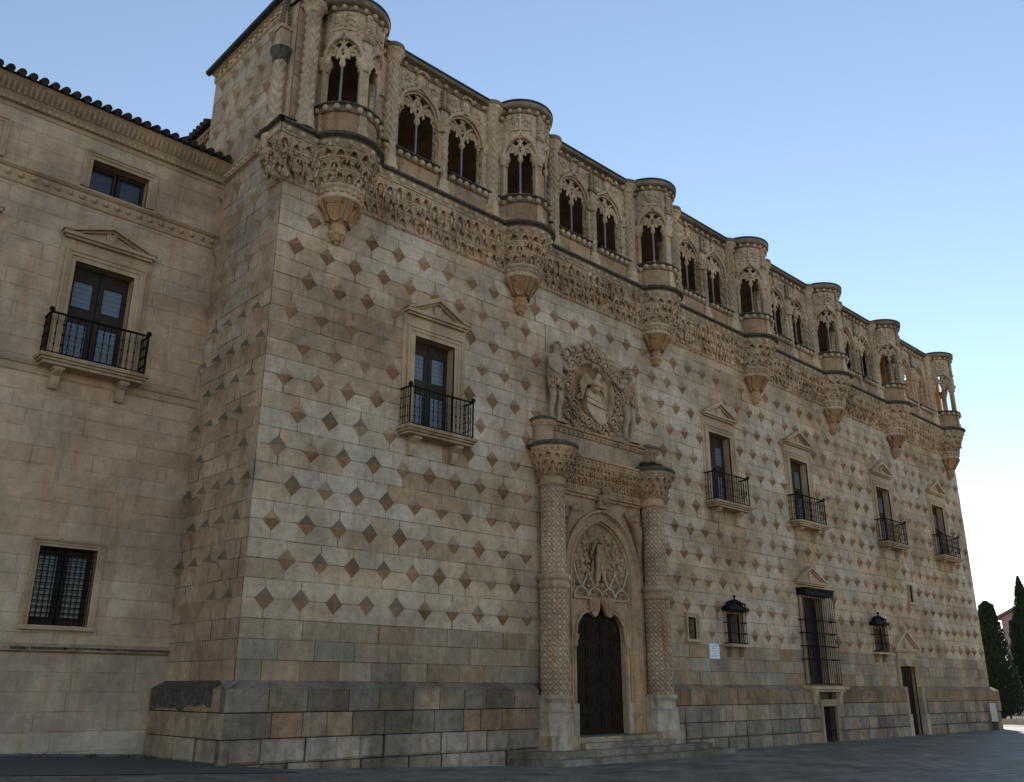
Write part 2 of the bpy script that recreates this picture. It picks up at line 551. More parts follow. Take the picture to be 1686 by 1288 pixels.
for k in range(420):
    t = random.random()
    i = random.choice([2, 2, 3, 3, 3, 4, 4, 5]); (x0, y0), (x1, y1) = kp[i], kp[i+1]
    x = x0+(x1-x0)*t; y = y0+(y1-y0)*t+random.uniform(-.03, .08)
    if nz(x*2.3, y*2.3, 1) < 0.02: continue
    h = random.uniform(.03, .12); a = random.uniform(0, pi); dx, dy = math.cos(a)*.03, math.sin(a)*.03
    z = gz(x, y)
    mb.face([(x-dx, y-dy, z-.02), (x+dx, y+dy, z-.02), (x+dx*.2+random.uniform(-.05, .05), y+random.uniform(-.05, .05), z+h)])
wd = structure(mb.build('weeds', M_WEED), 'stuff'); wd['label'] = 'small dark weeds growing along the kerb joint'; wd['category'] = 'weeds'

# ================================================================== THE PALACE
XE = 46.55                                   # right-hand corner of the facade
BAYS = [1.22, 8.65, 16.2, 23.5, 30.7, 37.75, 45.3]
WC = [5.03, 20.42, 26.9, 35.6, 42.65]        # balcony windows
palace = tag(empty('palace'), 'long stone palace studded with diamond points, turreted gallery along its top', 'palace')
DOORX, SIDEX, TALLX = 12.55, 35.82, 26.88
HOLES = [(c-.78, c+.78, 9.0, 12.0) for c in WC]
HOLES += [(TALLX-.85, TALLX+.85, 2.0, 5.65), (20.0, 20.84, 3.5, 4.6), (32.53, 33.37, 3.5, 4.6), (17.43, 17.9, 3.53, 4.33), (37.2, 37.55, 6.12, 7.0),
          (SIDEX-.8, SIDEX+.8, -.4, 2.88), (10.3, 14.7, -.4, 8.1)]
NOPYR = [(c-1.25, c+1.25, 8.2, 13.2) for c in WC]
NOPYR += [(TALLX-1.35, TALLX+1.35, 1.8, 6.7), (19.75, 21.1, 3.2, 5.0), (32.35, 33.6, 3.2, 5.0), (17.1, 18.2, 3.3, 4.5), (37.0, 37.7, 5.9, 7.2),
          (SIDEX-1.5, SIDEX+1.5, 0, 4.3), (9.2, 15.8, 0, 10.5), (9.85, 14.9, 10, 13.6)]
NOPYR += [(b-.42, b+.42, 14.0, 17) for b in BAYS]

CZ = [(1.91+.485*k, 1.91+.485*(k+1)) for k in range(28)]
_pj = {}
def j_front(k):
    if k not in _pj:
        if k < 3:
            out = []; x = -0.6+random.uniform(.5, 1.1)
            while x < XE:
                out.append(x); x += random.uniform(.8, 1.25)
        else:
            off = .5*(((k-3)//2) % 2)
            out = [i+off+random.uniform(-.02, .02) for i in range(0, 47) if random.random() > .06]
        _pj[k] = out
    return _pj[k]


mb = MB()
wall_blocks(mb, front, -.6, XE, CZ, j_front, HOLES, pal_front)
for j in range(0, 12):
    z = 3.85+.97*j
    for i in range(0, 47):
        x = i+(.5 if j % 2 else 0)
        if x > XE-.25 or x < -.2: continue
        if any(a-.05 < x < b+.05 and c-.1 < z < d+.1 for a, b, c, d in NOPYR): continue
        n = nz(x*.2, z*.25, 21)+random.gauss(0, .3)
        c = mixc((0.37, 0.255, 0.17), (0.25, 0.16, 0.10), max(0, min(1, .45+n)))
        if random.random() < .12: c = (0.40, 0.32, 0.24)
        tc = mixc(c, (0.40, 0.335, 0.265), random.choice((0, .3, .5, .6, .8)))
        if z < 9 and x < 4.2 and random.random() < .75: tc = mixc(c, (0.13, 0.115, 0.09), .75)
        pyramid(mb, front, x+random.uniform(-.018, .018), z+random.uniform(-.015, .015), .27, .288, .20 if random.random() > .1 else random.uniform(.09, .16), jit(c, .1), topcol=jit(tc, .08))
# left flank, with its own diamonds
def j_left(k):
    off = .7 if ((k-3)//2) % 2 == 0 else .32
    return [off-.0+.85*i+random.uniform(-.02, .02) for i in range(0, 7)] if k >= 3 else [.5+.95*i+(.4 if k % 2 else 0) for i in range(6)]
CZL = [(1.91+.485*k, 1.91+.485*(k+1)) for k in range(42)]
wall_blocks(mb, leftface, 0, 5.6, CZL, j_left, [], pal_left)
for j in range(0, 19):
    z = 3.85+.97*j
    for i in range(0, 6):
        y = (.70 if j % 2 == 0 else .32)+.85*i
        if y > 5.4 or (y > 3.75 and z < 17.8) or abs(z-17.15) < .35 or (z > 17 and y < 1.0): continue
        if random.random() < .04: continue
        c = jit(mixc((0.33, 0.245, 0.17), (0.40, 0.31, 0.225), random.random()), .06)
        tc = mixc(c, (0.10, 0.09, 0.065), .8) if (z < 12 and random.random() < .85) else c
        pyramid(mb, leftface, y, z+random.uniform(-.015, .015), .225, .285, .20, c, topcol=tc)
# right flank, rear return and the wall top behind the gallery
mb.face([(XE, 0, -.4), (XE, 20, -.4), (XE, 20, 17.0), (XE, 0, 17.0)], CREAM)
mb.face([(-.6, 5.6, 0), (5, 5.6, 0), (5, 5.6, 22.28), (-.6, 5.6, 22.28)], CREAM)
mb.face([(-.6, 5.65, -.4), (XE, 5.65, -.4), (XE, 5.65, 17.05), (-.6, 5.65, 17.05)], CREAM)
R_ = [(-.6, XE, -.5, 1.92)]
for h in HOLES: R_ = cut(R_, h)
for (x0, x1, z0, z1) in cut(R_, (26.35, 27.45, -1, 1.05)):
    mb.face([front(x0, 0, z0), front(x1, 0, z0), front(x1, 0, z1), front(x0, 0, z1)], (.12, .10, .08))
mb.build('wall', M_STONE, palace, recalc=False)

# ---- battered plinth of rough blocks
mb = MB()
PZ = [(-.46, .07), (.07, .62), (.62, 1.2), (1.2, 1.74)]
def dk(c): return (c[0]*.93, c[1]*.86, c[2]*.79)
def pal_plinth(x, z):
    g = random.random()
    if x < 9.5:
        if z > 1.2: return dk(jit(random.choice([(.27, .245, .20), (.25, .25, .24), (.17, .155, .14), (.36, .31, .25)]), .1))
        if z > .6: return dk(jit(random.choice([(.33, .27, .215), (.36, .31, .26), (.20, .19, .165), (.25, .235, .22), (.31, .235, .18)]), .12))
        return dk(jit(random.choice([(.37, .35, .33), (.33, .30, .27), (.36, .35, .34), (.24, .215, .19)]), .14))
    if z > 1.2: return dk(jit(random.choice([(.31, .225, .155), (.27, .20, .145), (.30, .25, .195)]), .12))
    return dk(jit(random.choice([(.26, .25, .24), (.30, .285, .265), (.23, .225, .225), (.36, .32, .27), (.33, .29, .245)]), .12))
def plinth_run(M, s0, s1, pal, lo, hi):
    for k, (z0, z1) in enumerate(PZ):
        x = s0
        while x < s1-1e-3:
            L = random.uniform(lo, hi)
            if x+L > s1-.35: L = s1-x
            col = pal(x+L/2, (z0+z1)/2)
            p = .35+(random.uniform(-.045, .03) if k < 2 else random.uniform(-.012, .01))
            e = random.uniform(.03, .055) if k < 2 else .016
            g_ = .009
            a, b = x+g_, x+L-g_
            q = [random.uniform(0, .035) for _ in range(4)] if k < 2 else [random.uniform(0, .01) for _ in range(4)]
            F = [(a+e+q[0], z0+e+q[1]), (b-e-q[1], z0+e+q[3]), (b-e-q[2], z1-e-q[3]), (a+e+q[3], z1-e-q[0])]
            B = [(a, z0+g_), (b, z0+g_), (b, z1-g_), (a, z1-g_)]
            mb.face([M(s_, p, z) for s_, z in F], col)
            for i in range(4):
                j = (i+1) % 4
                mb.face([M(B[i][0], p-e*1.1, B[i][1]), M(B[j][0], p-e*1.1, B[j][1]), M(F[j][0], p, F[j][1]), M(F[i][0], p, F[i][1])], col)
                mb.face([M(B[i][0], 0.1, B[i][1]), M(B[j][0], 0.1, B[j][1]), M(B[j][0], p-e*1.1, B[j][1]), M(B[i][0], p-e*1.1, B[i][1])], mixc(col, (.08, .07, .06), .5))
            if k == 3:
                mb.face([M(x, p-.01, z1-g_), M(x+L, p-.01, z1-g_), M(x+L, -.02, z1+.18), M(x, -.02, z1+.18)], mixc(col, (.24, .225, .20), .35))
            x += L
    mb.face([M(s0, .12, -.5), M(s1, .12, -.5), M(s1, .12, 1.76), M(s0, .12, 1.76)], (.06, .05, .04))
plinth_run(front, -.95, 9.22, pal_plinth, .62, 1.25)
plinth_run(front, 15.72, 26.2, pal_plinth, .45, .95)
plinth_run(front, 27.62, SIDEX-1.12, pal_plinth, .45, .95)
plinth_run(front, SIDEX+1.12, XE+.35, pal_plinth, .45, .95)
plinth_run(leftface, -.35, 3.95, lambda x, z: jit((.37, .29, .215) if z > .6 else (.36, .31, .24), .1), .8, 1.4)
# moss crust on the sloping top of the flank plinth
mb.build('plinth', M_ROUGH, palace, recalc=False)
mb = MB()
def mossy(i, j):
    y = .35+3.45*i/24; t = j/4
    dn = .30+.28*abs(nz(y*1.3, 2, 4))+.20*(y/4)
    if t < .5: o = .36*(t/.5)+.008; z = 1.915-.17*(t/.5)+.006
    else: o = .362; z = 1.74-dn*(t-.5)/.5
    return (-.6-o, y, z)
mb.grid(24, 4, mossy, (.06, .055, .04), smooth=False)
mb.build('lichen_crust', M_MOSS, palace)


# ---- stalactite cornice cells
def cells(mb, M, s0, s1, tiers, pitch, col, wear=.015, amber=0.35):
    L = s1-s0
    n = max(1, round(L/pitch)); p = L/n
    for k, (z0, z1, o0, o1) in enumerate(tiers):
        st = max(1, round(L/.25))
        for i in range(st):
            a = s0+L*i/st; b = s0+L*(i+1)/st
            c = mixc(col, (.36, .22, .12), random.random()*amber)
            mb.face([M(a, o0, z0), M(b, o0, z0), M(b, o0+.02, z1), M(a, o0+.02, z1)], c)
            mb.face([M(a, o0, z1), M(b, o0, z1), M(b, o1+.03, z1), M(a, o1+.03, z1)], c)
            mb.face([M(a, o1+.03, z1), M(b, o1+.03, z1), M(b, o1+.03, z1+.05), M(a, o1+.03, z1+.05)], c)
        sh = .5 if k % 2 else 0.0
        NS = 8
        for i in range(-1 if sh else 0, n):
            c0 = s0+p*(i+sh)
            h = z1-z0
            c = jit(mixc(col, (.36, .21, .11), random.random()*amber), .12)
            c = mixc(c, (.36, .215, .11), amber*(.75, .35, 0)[min(k, 2)]*random.random())
            worn = random.uniform(-.16, .12)*h
            hk = random.uniform(.66, .92); wk = random.uniform(.74, .93); ok_ = random.uniform(-.03, .03)*(1 if wear > .01 else .2)
            if random.random() < .06 and wear > .01: hk = .1
            def low(t):                       # lower edge of the hanging arch
                a_ = abs(t-.5)*2
                return z0+worn+h*hk*math.sqrt(max(0, 1-(a_/wk)**2)) if a_ < wk else z0+worn-(.10*h if a_ > .93 else 0)
            def out(z):
                q_ = max(0, min(1, (z-z0)/h)); return o0+.03+ok_+(o1-o0-.03)*q_**.5
            for q in range(NS):
                ta, tb = q/NS, (q+1)/NS
                xa, xb = max(s0, min(s1, c0+p*ta)), max(s0, min(s1, c0+p*tb))
                if xb-xa < 1e-5: continue
                za, zb = low(ta), low(tb)
                w_ = random.uniform(-wear, wear)*.6
                mb.face([M(xa, out(za), za), M(xb, out(zb), zb), M(xb, o1+w_, z1), M(xa, o1+w_, z1)], c)
                mb.face([M(xa, out(za), za), M(xb, out(zb), zb), M(xb, o0-.05, zb+.03), M(xa, o0-.05, za+.03)], mixc(c, (.34, .22, .13), .2))
            xm = c0+p*.5
            if s0 < xm < s1:
                # carved boss in the niche and on the spandrels
                for _ in range(random.choice((0, 1, 1, 2))):
                    mb.ball(M(xm+random.uniform(-.15, .15)*p, o0+(o1-o0)*random.uniform(.2, .6), z0+h*random.uniform(.05, .4)), (p*random.uniform(.10, .22), p*.18, h*random.uniform(.16, .34)), 6, 5, jit(c, .15))
                if random.random() < .6: mb.ball(M(xm+random.uniform(-.2, .2)*p, o1+.005, z1-h*.12), (p*.14, .05, h*.10), 6, 4, jit(c, .15))
            for xq in (c0+p*.03, c0+p*.97):
                if s0 < xq < s1 and random.random() < .6: mb.ball(M(xq, out(z0+h*.62)+.01, z0+h*.62), p*.10, 5, 4, jit(c, .15))
                if s0 < xq < s1 and random.random() < .55: mb.ball(M(xq, out(z0)+.02, z0+worn), (p*.09, p*.09, h*random.uniform(.12, .26)), 6, 4, jit(c, .15))


def balls(mb, M, s0, s1, o, z, r, pitch, col):
    n = max(1, round((s1-s0)/pitch))
    for i in range(n):
        mb.ball(M(s0+(s1-s0)*(i+.5)/n, o, z), r*random.uniform(.92, 1.06), 8, 5, jit(col, .07))


def strip(mb, M, s0, s1, prof, col, mat=0, step=.35, smooth=False):
    n = max(1, round((s1-s0)/step))
    mb.grid(n, len(prof)-1, lambda i, j: M(s0+(s1-s0)*i/n, prof[j][0], prof[j][1]), col, mat, smooth)


TIERS = [(15.46, 15.88, .02, .17), (15.80, 16.24, .13, .30), (16.12, 16.64, .25, .42)]
SEG = [(-1.0, BAYS[0])]+list(zip(BAYS[:-1], BAYS[1:]))
for a, b in SEG:
    mb = MB()
    strip(mb, front, a, b, [(0, 15.38), (.05, 15.40), (.09, 15.45), (.05, 15.5), (.05, 15.52)], CARV)
    cells(mb, front, a, b, TIERS, .36, CARV)
    strip(mb, front, a, b, [(.40, 16.64), (.44, 16.64), (.44, 16.90), (.47, 16.92)], (.36, .30, .23))
    balls(mb, front, a, b, .46, 16.77, .095, .44, CARV)
    strip(mb, front, a, b, [(.46, 16.92), (.56, 16.96), (.57, 17.02), (.50, 17.06), (0, 17.09)], (.9, .9, .9), 1)
    mb.build('cornice_band', [M_CARVE, M_MOSS], palace, recalc=False)

mb = MB()
strip(mb, leftface, -.4, .8, [(0, 15.38), (.05, 15.40), (.09, 15.45), (.05, 15.5), (.05, 15.52)], CARV)
cells(mb, leftface, -.4, .8, TIERS, .36, CARV)
strip(mb, leftface, -.44, .8, [(.40, 16.64), (.42, 16.64), (.42, 16.90), (.46, 16.92)], CARV)
strip(mb, leftface, -.56, .85, [(.46, 16.92), (.56, 16.96), (.57, 17.02), (.50, 17.06), (0, 17.09)], (.9, .9, .9), 1)
mb.face([leftface(.8, 0, 15.4), leftface(.8, .1, 15.5), leftface(.8, .42, 16.64), leftface(.8, .56, 17), leftface(.8, 0, 17)], CARV)
mb.build('cornice_band', [M_CARVE, M_MOSS], palace, recalc=False)
# ---- ball string course, eaves and corner shaft of the left flank
mb = MB()
strip(mb, leftface, .7, 4.6, [(0, 16.98), (.10, 17.02), (.10, 17.22), (.13, 17.25), (0, 17.3)], TRIMC)
balls(mb, leftface, .8, 4.3, .12, 17.12, .055, .26, CARV)
mb.build('string_course', M_TRIM, palace, recalc=False)
mb = MB()
strip(mb, leftface, -.2, 5.6, [(0, 21.7), (.08, 21.75), (.08, 21.98), (.2, 22.02)], CARV)
balls(mb, leftface, 0, 5.5, .12, 21.86, .07, .34, CARV)
strip(mb, leftface, -.35, 5.75, [(.2, 22.02), (.34, 22.06), (.36, 22.16), (.3, 22.22), (-1.5, 22.6)], W3, 1)
mb.build('eaves', [M_CARVE, M_LEAD], palace, recalc=False)

CN = (-.78, .48)
mb = MB()
mb.lathe([(.02, 15.85), (.08, 15.95), (.12, 16.15), (.24, 16.3), (.28, 16.42), (.22, 16.5), (.30, 16.62), (.33, 16.85), (.34, 16.92)], CN, 14, CARV)
mb.lathe([(.34, 16.92), (.42, 16.97), (.42, 17.03), (.2, 17.08)], CN, 14, W3, 1)
mb.lathe([(.24, 17.06), (.26, 17.12), (.26, 17.4), (.23, 17.45), (.20, 17.5)], CN, 14, CARV)
def braid(c, R, z0, z1, nu=30, nv=70, amp=.035, col=CARV, k=9, sc_=2.6):
    def hh(i, j):
        u_ = (i % nu)/nu*k; v_ = (z0+(z1-z0)*j/nv)*sc_
        d = 1 if int(u_+.001) % 2 else -1
        f_ = u_ % 1
        h = 1-abs(((v_+d*f_*.8) % 1)-.5)*2
        return h*(.35+.65*(1-abs(f_-.5)*1.2))
    def fn(i, j):
        a = 2*pi*i/nu; z = z0+(z1-z0)*j/nv
        q = R+amp*(hh(i, j)-.45)
        return (c[0]+q*math.cos(a), c[1]+q*math.sin(a), z)
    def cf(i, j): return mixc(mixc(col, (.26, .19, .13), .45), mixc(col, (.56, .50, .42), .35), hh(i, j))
    return nu, nv, fn, cf
a_ = braid(CN, .2, 17.5, 19.6, 48, 84, .045, CARV, 6, 3.0)
mb.grid(a_[0], a_[1], a_[2], CARV, 0, True, cu=True, colf=a_[3])
mb.lathe([(.2, 19.55), (.25, 19.6), (.24, 19.66), (.33, 19.85), (.35, 19.98), (.25, 20.02)], CN, 12, CARV, 1)
mb.box((CN[0]-.16, CN[1]-.16, 20.0), (CN[0]+.16, CN[1]+.16, 20.7), None, CARV)
mb.box((CN[0]-.21, CN[1]-.21, 20.7), (CN[0]+.21, CN[1]+.21, 20.82), None, CARV)
for k in range(9):
    z = 20.85+k*.13; q = .15*(1-k/11)
    for s_ in range(4):
        a = s_*pi/2+pi/4
        mb.ball((CN[0]+q*math.cos(a), CN[1]+q*math.sin(a), z), .06, 6, 4, (.2, .18, .15))
mb.lathe([(.13, 20.8), (.03, 22.0)], CN, 8, CARV)
mb.build('corner_shaft', [M_CARVE, M_MOSS], palace)

mb = MB()
cz = [(17.05+.485*k, 17.05+.485*(k+1)) for k in range(10)]
wall_blocks(mb, front, -.6, .32, cz, lambda k: [-.1+.2*(k % 2)], [], pal_left, .03)
mb.build('corner_wall', M_STONE, palace, recalc=False)
# ---- gallery core: floor, back wall, ceiling and roof behind the openings, plus an added sun-bounce room
mb = MB()
mb.face([(-.55, -.1, 17.05), (XE, -.1, 17.05), (XE, 4.2, 17.05), (-.55, 4.2, 17.05)], W3, 0)
EX = 39.3  # invented end room starts here, left roofless to let the sun in
mb.face([(-.55, 4.0, 17), (EX, 4.0, 17), (EX, 4.0, 21.4), (-.55, 4.0, 21.4)], W3, 0)
mb.face([(EX, 3.2, 17), (XE, 3.2, 17), (XE, 3.2, 21.3), (EX, 3.2, 21.3)], W3, 1)
mb.face([(-.55, .25, 21.25), (EX, .25, 21.25), (EX, 4.0, 21.25), (-.55, 4.0, 21.25)], W3, 0)
mb.face([(-.58, 0, 17), (-.58, 4, 17), (-.58, 4, 21.3), (-.58, 0, 21.3)], W3, 0)
mb.face([(EX, .3, 17), (EX, 4, 17), (EX, 4, 21.6), (EX, .3, 21.6)], W3, 1)  # added partition, catches sun and bounces it onto the end wall
mb.face([(EX, .3, 17.06), (XE, .3, 17.06), (XE, 3.2, 17.06), (EX, 3.2, 17.06)], W3, 1)
mb.box((XE-.3, .15, 17), (XE-.02, 3.4, 21.25), None, W3, 1)
mb.build('gallery_interior', [M_PLAST, M_OCHRE], palace, recalc=False)
mb = MB()
mb.face([(-.7, -.1, 21.66), (EX, -.1, 21.66), (EX, 5.7, 22.3), (-.7, 5.7, 22.3)])
mb.face([(.2, 5.7, 22.3), (EX, 5.7, 22.3), (EX, 5.7, 17), (.2, 5.7, 17)])
mb.face([(EX, 3.2, 17.05), (XE, 3.2, 17.05), (XE, 5.7, 17.05), (EX, 5.7, 17.05)])
mb.face([(EX, .3, 21.6), (EX, 5.7, 22.3), (EX, 5.7, 17), (EX, 4.0, 17)])
mb.build('roof', M_TILE, palace)


# ---- tracery and pointed arches
def parch(a, h, zs):
    rr = (a*a+h*h)/(2*a)
    def fn(t):
        t = min(abs(t), a)
        return zs+math.sqrt(max(0, rr*rr-(t+rr-a)**2))
    return fn


def spandrel(mb, M, s0, s1, c, a, arch, ztop, of, ob, n=18, col=CARV, mat=0):
    """plate between an arch soffit and a straight top"""
    ss = sorted(set([s0, s1]+[c-a+2*a*i/n for i in range(n+1)]))
    for p, q in zip(ss[:-1], ss[1:]):
        if q <= s0+1e-6 or p >= s1-1e-6: continue
        zp = arch(p-c) if abs(p-c) <= a+1e-6 else arch(a); zq = arch(q-c) if abs(q-c) <= a+1e-6 else arch(a)
        mb.face([M(p, of, zp), M(q, of, zq), M(q, of, ztop), M(p, of, ztop)], col, mat)
        mb.face([M(p, ob, zp), M(q, ob, zq), M(q, ob, ztop), M(p, ob, ztop)], col, mat)
        mb.face([M(p, of, zp), M(q, of, zq), M(q, ob, zq), M(p, ob, zp)], col, mat)


def tracery(mb, M, c, a, h, zs, o, rd, col):
    ar = parch(a, h, zs)
    def line(pts, r_=rd):
        seg = []
        for p in pts:
            if abs(p[0]) <= a+.01 and p[1] <= ar(p[0])+.02 and p[1] > zs-.35: seg.append(p)
            else:
                if len(seg) > 1: mb.tube([M(c+q[0], o, q[1]) for q in seg], r_, 4, col, smooth=False)
                seg = []
        if len(seg) > 1: mb.tube([M(c+q[0], o, q[1]) for q in seg], r_, 4, col, smooth=False)
    arc = lambda x, z, r_, a0, a1, n=12: [(x+r_*math.cos(a0+(a1-a0)*i/n), z+r_*math.sin(a0+(a1-a0)*i/n)) for i in range(n+1)]
    for sg in (-1, 1):
        line(arc(sg*a/2, zs-.08, a*.47, 0, pi))                    # the two small lights
        line(arc(sg*a/2, zs+.07, a*.42, .1*pi, .9*pi), rd*.8)
        q0 = (0, pi/2) if sg < 0 else (pi/2, pi)
        line(arc(sg*a, zs, a*.92, *q0)); line(arc(sg*a, zs, a*1.32, *q0), rd*.9)
        line(arc(sg*a*.56, zs+h*.42, a*.15, 0, 2*pi, 8), rd*.75)
        line(arc(sg*a*.84, zs+h*.10, a*.11, 0, 2*pi, 8), rd*.7)
        line([(0, zs+h*.72), (sg*a*.20, zs+h*.52), (0, zs+h*.32), ], rd*.8)
        line([(sg*a*.92, zs-.22), (sg*a*.86, zs-.08), (sg*a*.95, zs+.05)], rd*.8)
        for k in range(3):
            t_ = a/2*sg+a*.47*math.cos(pi*(.25+.25*k)); z_ = zs-.08+a*.47*math.sin(pi*(.25+.25*k))
            mb.ball(M(c+t_, o, z_-.05), rd*1.15, 6, 4, col)
    line([(0, zs+h*.95), (0, zs+h*.5)], rd*.8)
    line([(-a*.14, zs+h*.52), (a*.14, zs+h*.52)], rd*.7)
    mb.prism([(c-.10*a, zs+.10), (c+.10*a, zs+.10), (c+.05, zs-.12), (c-.05, zs-.12)], o-.03, o+.03, M, col)


def arch_mould(mb, M, c, a, h, zs, o, rd, col, ogee=.28):
    ar = parch(a, h, zs)
    pts = []
    for i in range(21):
        t = -a+2*a*i/20
        z = ar(t)
        z += ogee*max(0, 1-abs(t)/(a*.28))**2
        pts.append(M(c+t, o, z))
    mb.tube(pts, rd, 6, col)
    return pts


# ---- straight gallery bays: two windows each
BIG = None
def column_mesh():
    mb = MB()
    mb.lathe([(.30, 17.05), (.30, 17.22), (.25, 17.3), (.28, 17.36), (.27, 17.5), (.22, 17.58)], (0, 0), 20, CARV)
    q = braid((0, 0), .215, 17.55, 21.15, 64, 150, .055, CARV, 8, 3.4)
    mb.grid(q[0], q[1], q[2], CARV, 0, True, cu=True, colf=q[3])
    mb.lathe([(.22, 21.12), (.27, 21.17), (.24, 21.22), (.28, 21.30), (.33, 21.36), (.35, 21.5)], (0, 0), 20, CARV)
    mb.lathe([(.35, 21.5), (.39, 21.54), (.38, 21.66), (.26, 21.74), (0, 21.78)], (0, 0), 20, (.22, .19, .15))
    for k in range(12):
        a = k*pi/6
        mb.ball((.32*math.cos(a), .32*math.sin(a), 21.43), .07, 6, 4, CARV)
    return mb


for si, (xa, xb) in enumerate(zip(BAYS[:-1], BAYS[1:])):
    mid = (xa+xb)/2
    E0, E1 = xa+.9, xb-.9
    # parapet with net pattern
    part = MB()
    for s0, s1 in ((E0, mid-.22), (mid+.22, E1)):
        n = 6
        part.grid(n, 1, lambda i, j: front(s0+(s1-s0)*i/n, .26, (17.07, 17.78)[j]), jit((.46, .34, .235), .05), 0, False, locf=lambda i, j: ((s0+(s1-s0)*i/n), (17.07, 17.78)[j]))
        part.face([front(s0, 0, 17.07), front(s1, 0, 17.07), front(s1, 0, 17.95), front(s0, 0, 17.95)], CARV, 0)
        strip(part, front, s0, s1, [(.26, 17.74), (.31, 17.76), (.31, 17.93), (.37, 17.95)], (.27, .225, .17), 1)
        balls(part, front, s0+.3, s1-.1, .35, 17.84, .062, .27, CARV) if False else None
        nb = round((s1-s0)/.30)
        for i in range(nb):
            part.m.append if False else None
            k0 = len(part.m)
            part.ball(front(s0+(s1-s0)*(i+.5)/nb, 0.36, 17.845), .10, 8, 5, jit(CARV, .08))
            for q in range(k0, len(part.m)): part.m[q] = 1
        strip(part, front, s0, s1, [(.37, 17.94), (.44, 17.97), (.44, 18.0), (.1, 18.03), (-.05, 18.03), (-.05, 17.07)], W3, 2)
    part.build('parapet', [M_DIAPER, M_CARVE, M_MOSS], palace, recalc=False)
    # carved wall over the openings, jambs and mid pier
    part = MB()
    a_, hh, zs = .80, .88, 19.72
    ar = parch(a_, hh, zs)
    wc = (mid-.98, mid+.98)
    for c_, (s0, s1) in zip(wc, ((E0, mid), (mid, E1))):
        spandrel(part, front, s0, s1, c_, a_, ar, 21.22, .2, -.12)
        # jamb shafts, moulded
        for sgn, e0, e1 in ((-1, s0, c_-a_), (1, c_+a_, s1)):
            part.box((e0, -.12, 17.07), (e1, .12, zs), front, CARV)
            js = c_+sgn*(a_+.07)
            for dx, rr in ((0, .045), (sgn*.08, .05), (sgn*.16, .055)):
                part.lathe([(rr, 17.95), (rr, zs-.12)], (js+dx, -.16), 8, jit(CARV, .05), cap=False)
            part.lathe([(.12, zs-.2), (.16, zs-.1), (.13, zs-.05), (.20, zs+.06), (.18, zs+.16), (.08, zs+.18)], (js+sgn*.09, -.14), 10, CARV)
        # oval shield and foliage panels above the ogee
        part.ball(front(c_, .22, 21.0), (.2, .06, .26), 10, 6, jit(CARV, .06))
        pts = [front(c_+.23*math.cos(t), .24, 20.98+.29*math.sin(t)) for t in [i*2*pi/16 for i in range(16)]]
        part.tube(pts, .028, 5, CARV, closed=True)
        part.tube([front(c_-.25, .30, 21.18), front(c_-.12, .34, 21.30), front(c_+.12, .34, 21.30), front(c_+.25, .30, 21.18)], .05, 5, CARV)
        for sgn in (-1, 1):
            cx = c_+sgn*.55
            for k in range(5):
                t = k*2*pi/5+.3
                part.ball(front(cx+.11*math.cos(t), .21, 20.9+.11*math.sin(t)), (.07, .04, .05), 6, 4, jit(CARV, .1))
            part.tube([front(cx-.24, .205, 20.55), front(cx-.24, .205, 21.15)], .018, 4, CARV)
        # crockets along the arch
        for i in range(-4, 5):
            t = i/5*a_*1.1
            part.ball(front(c_+t, .23, ar(t/1.1)+.13+(.1 if i == 0 else 0)), (.06, .05, .045), 6, 4, jit(CARV, .1))
    # mid pier: twin shaft, capital and pinnacle
    q = braid((mid+.08, -.2), .13, 17.6, 19.5, 32, 70, .035, CARV, 4, 3.2)
    part.grid(q[0], q[1], q[2], CARV, 0, True, cu=True, colf=q[3])
    part.lathe([(.24, 17.05), (.24, 17.3), (.18, 17.42), (.18, 17.6), (.13, 17.65)], (mid+.04, -.24), 12, CARV)
    part.lathe([(.17, 19.45), (.24, 19.55), (.2, 19.6), (.33, 19.76), (.30, 19.86), (.12, 19.9)], (mid, -.2), 14, CARV)
    part.box((mid-.15, .1, 19.85), (mid+.15, .3, 20.3), front, CARV)
    part.box((mid-.2, .1, 20.3), (mid+.2, .36, 20.4), front, (.2, .18, .15))
    for k in range(6):
        for sgn in (-1, 1):
            part.ball(front(mid+sgn*.09, .27, 20.5+k*.12), .06, 6, 4, jit((.33, .28, .22), .15))
    part.box((mid-.08, .1, 20.4), (mid+.08, .27, 21.15), front, CARV)
    part.build('gallery_wall', M_RELIEF, palace, recalc=False)
    # openings: tracery, slim grey shaft
    for c_ in wc:
        t = MB()
        tracery(t, front, c_, a_, hh, zs, .06, .052, (.56, .47, .36))
        arch_mould(t, front, c_, a_+.05, hh+.05, zs, .215, .065, CARV, .24)
        arch_mould(t, front, c_, a_-.05, hh-.05, zs, .14, .035, CARV, .0)
        tr = t.build('tracery', M_CARVE, palace)
        t = MB()
        t.lathe([(.036, 18.0), (.036, 19.42)], (c_, -.03), 10, W3, cap=False)
        t.lathe([(.10, 17.98), (.10, 18.08), (.06, 18.14), (.045, 18.18)], (c_, -.03), 10, CARV, 1)
        t.lathe([(.04, 19.38), (.06, 19.42), (.11, 19.48), (.11, 19.57), (.07, 19.64)], (c_, -.03), 10, CARV, 1)
        t.build('window_shaft', [M_POLE, M_CARVE], palace)
    # eaves of this bay
    part = MB()
    strip(part, front, E0, E1, [(.2, 21.2), (.24, 21.22), (.24, 21.42), (.34, 21.44)], (.25, .205, .155), 0)
    balls(part, front, E0, E1, .3, 21.30, .085, .42, CARV)
    strip(part, front, E0, E1, [(.34, 21.44), (.44, 21.46), (.47, 21.52), (.45, 21.58)], (.22, .19, .15), 2)
    strip(part, front, E0, E1, [(.45, 21.58), (.49, 21.6), (.48, 21.66), (0, 21.75)], W3, 1)
    part.build('eaves', [M_CARVE, M_LEAD, M_ROUGH], palace, recalc=False)

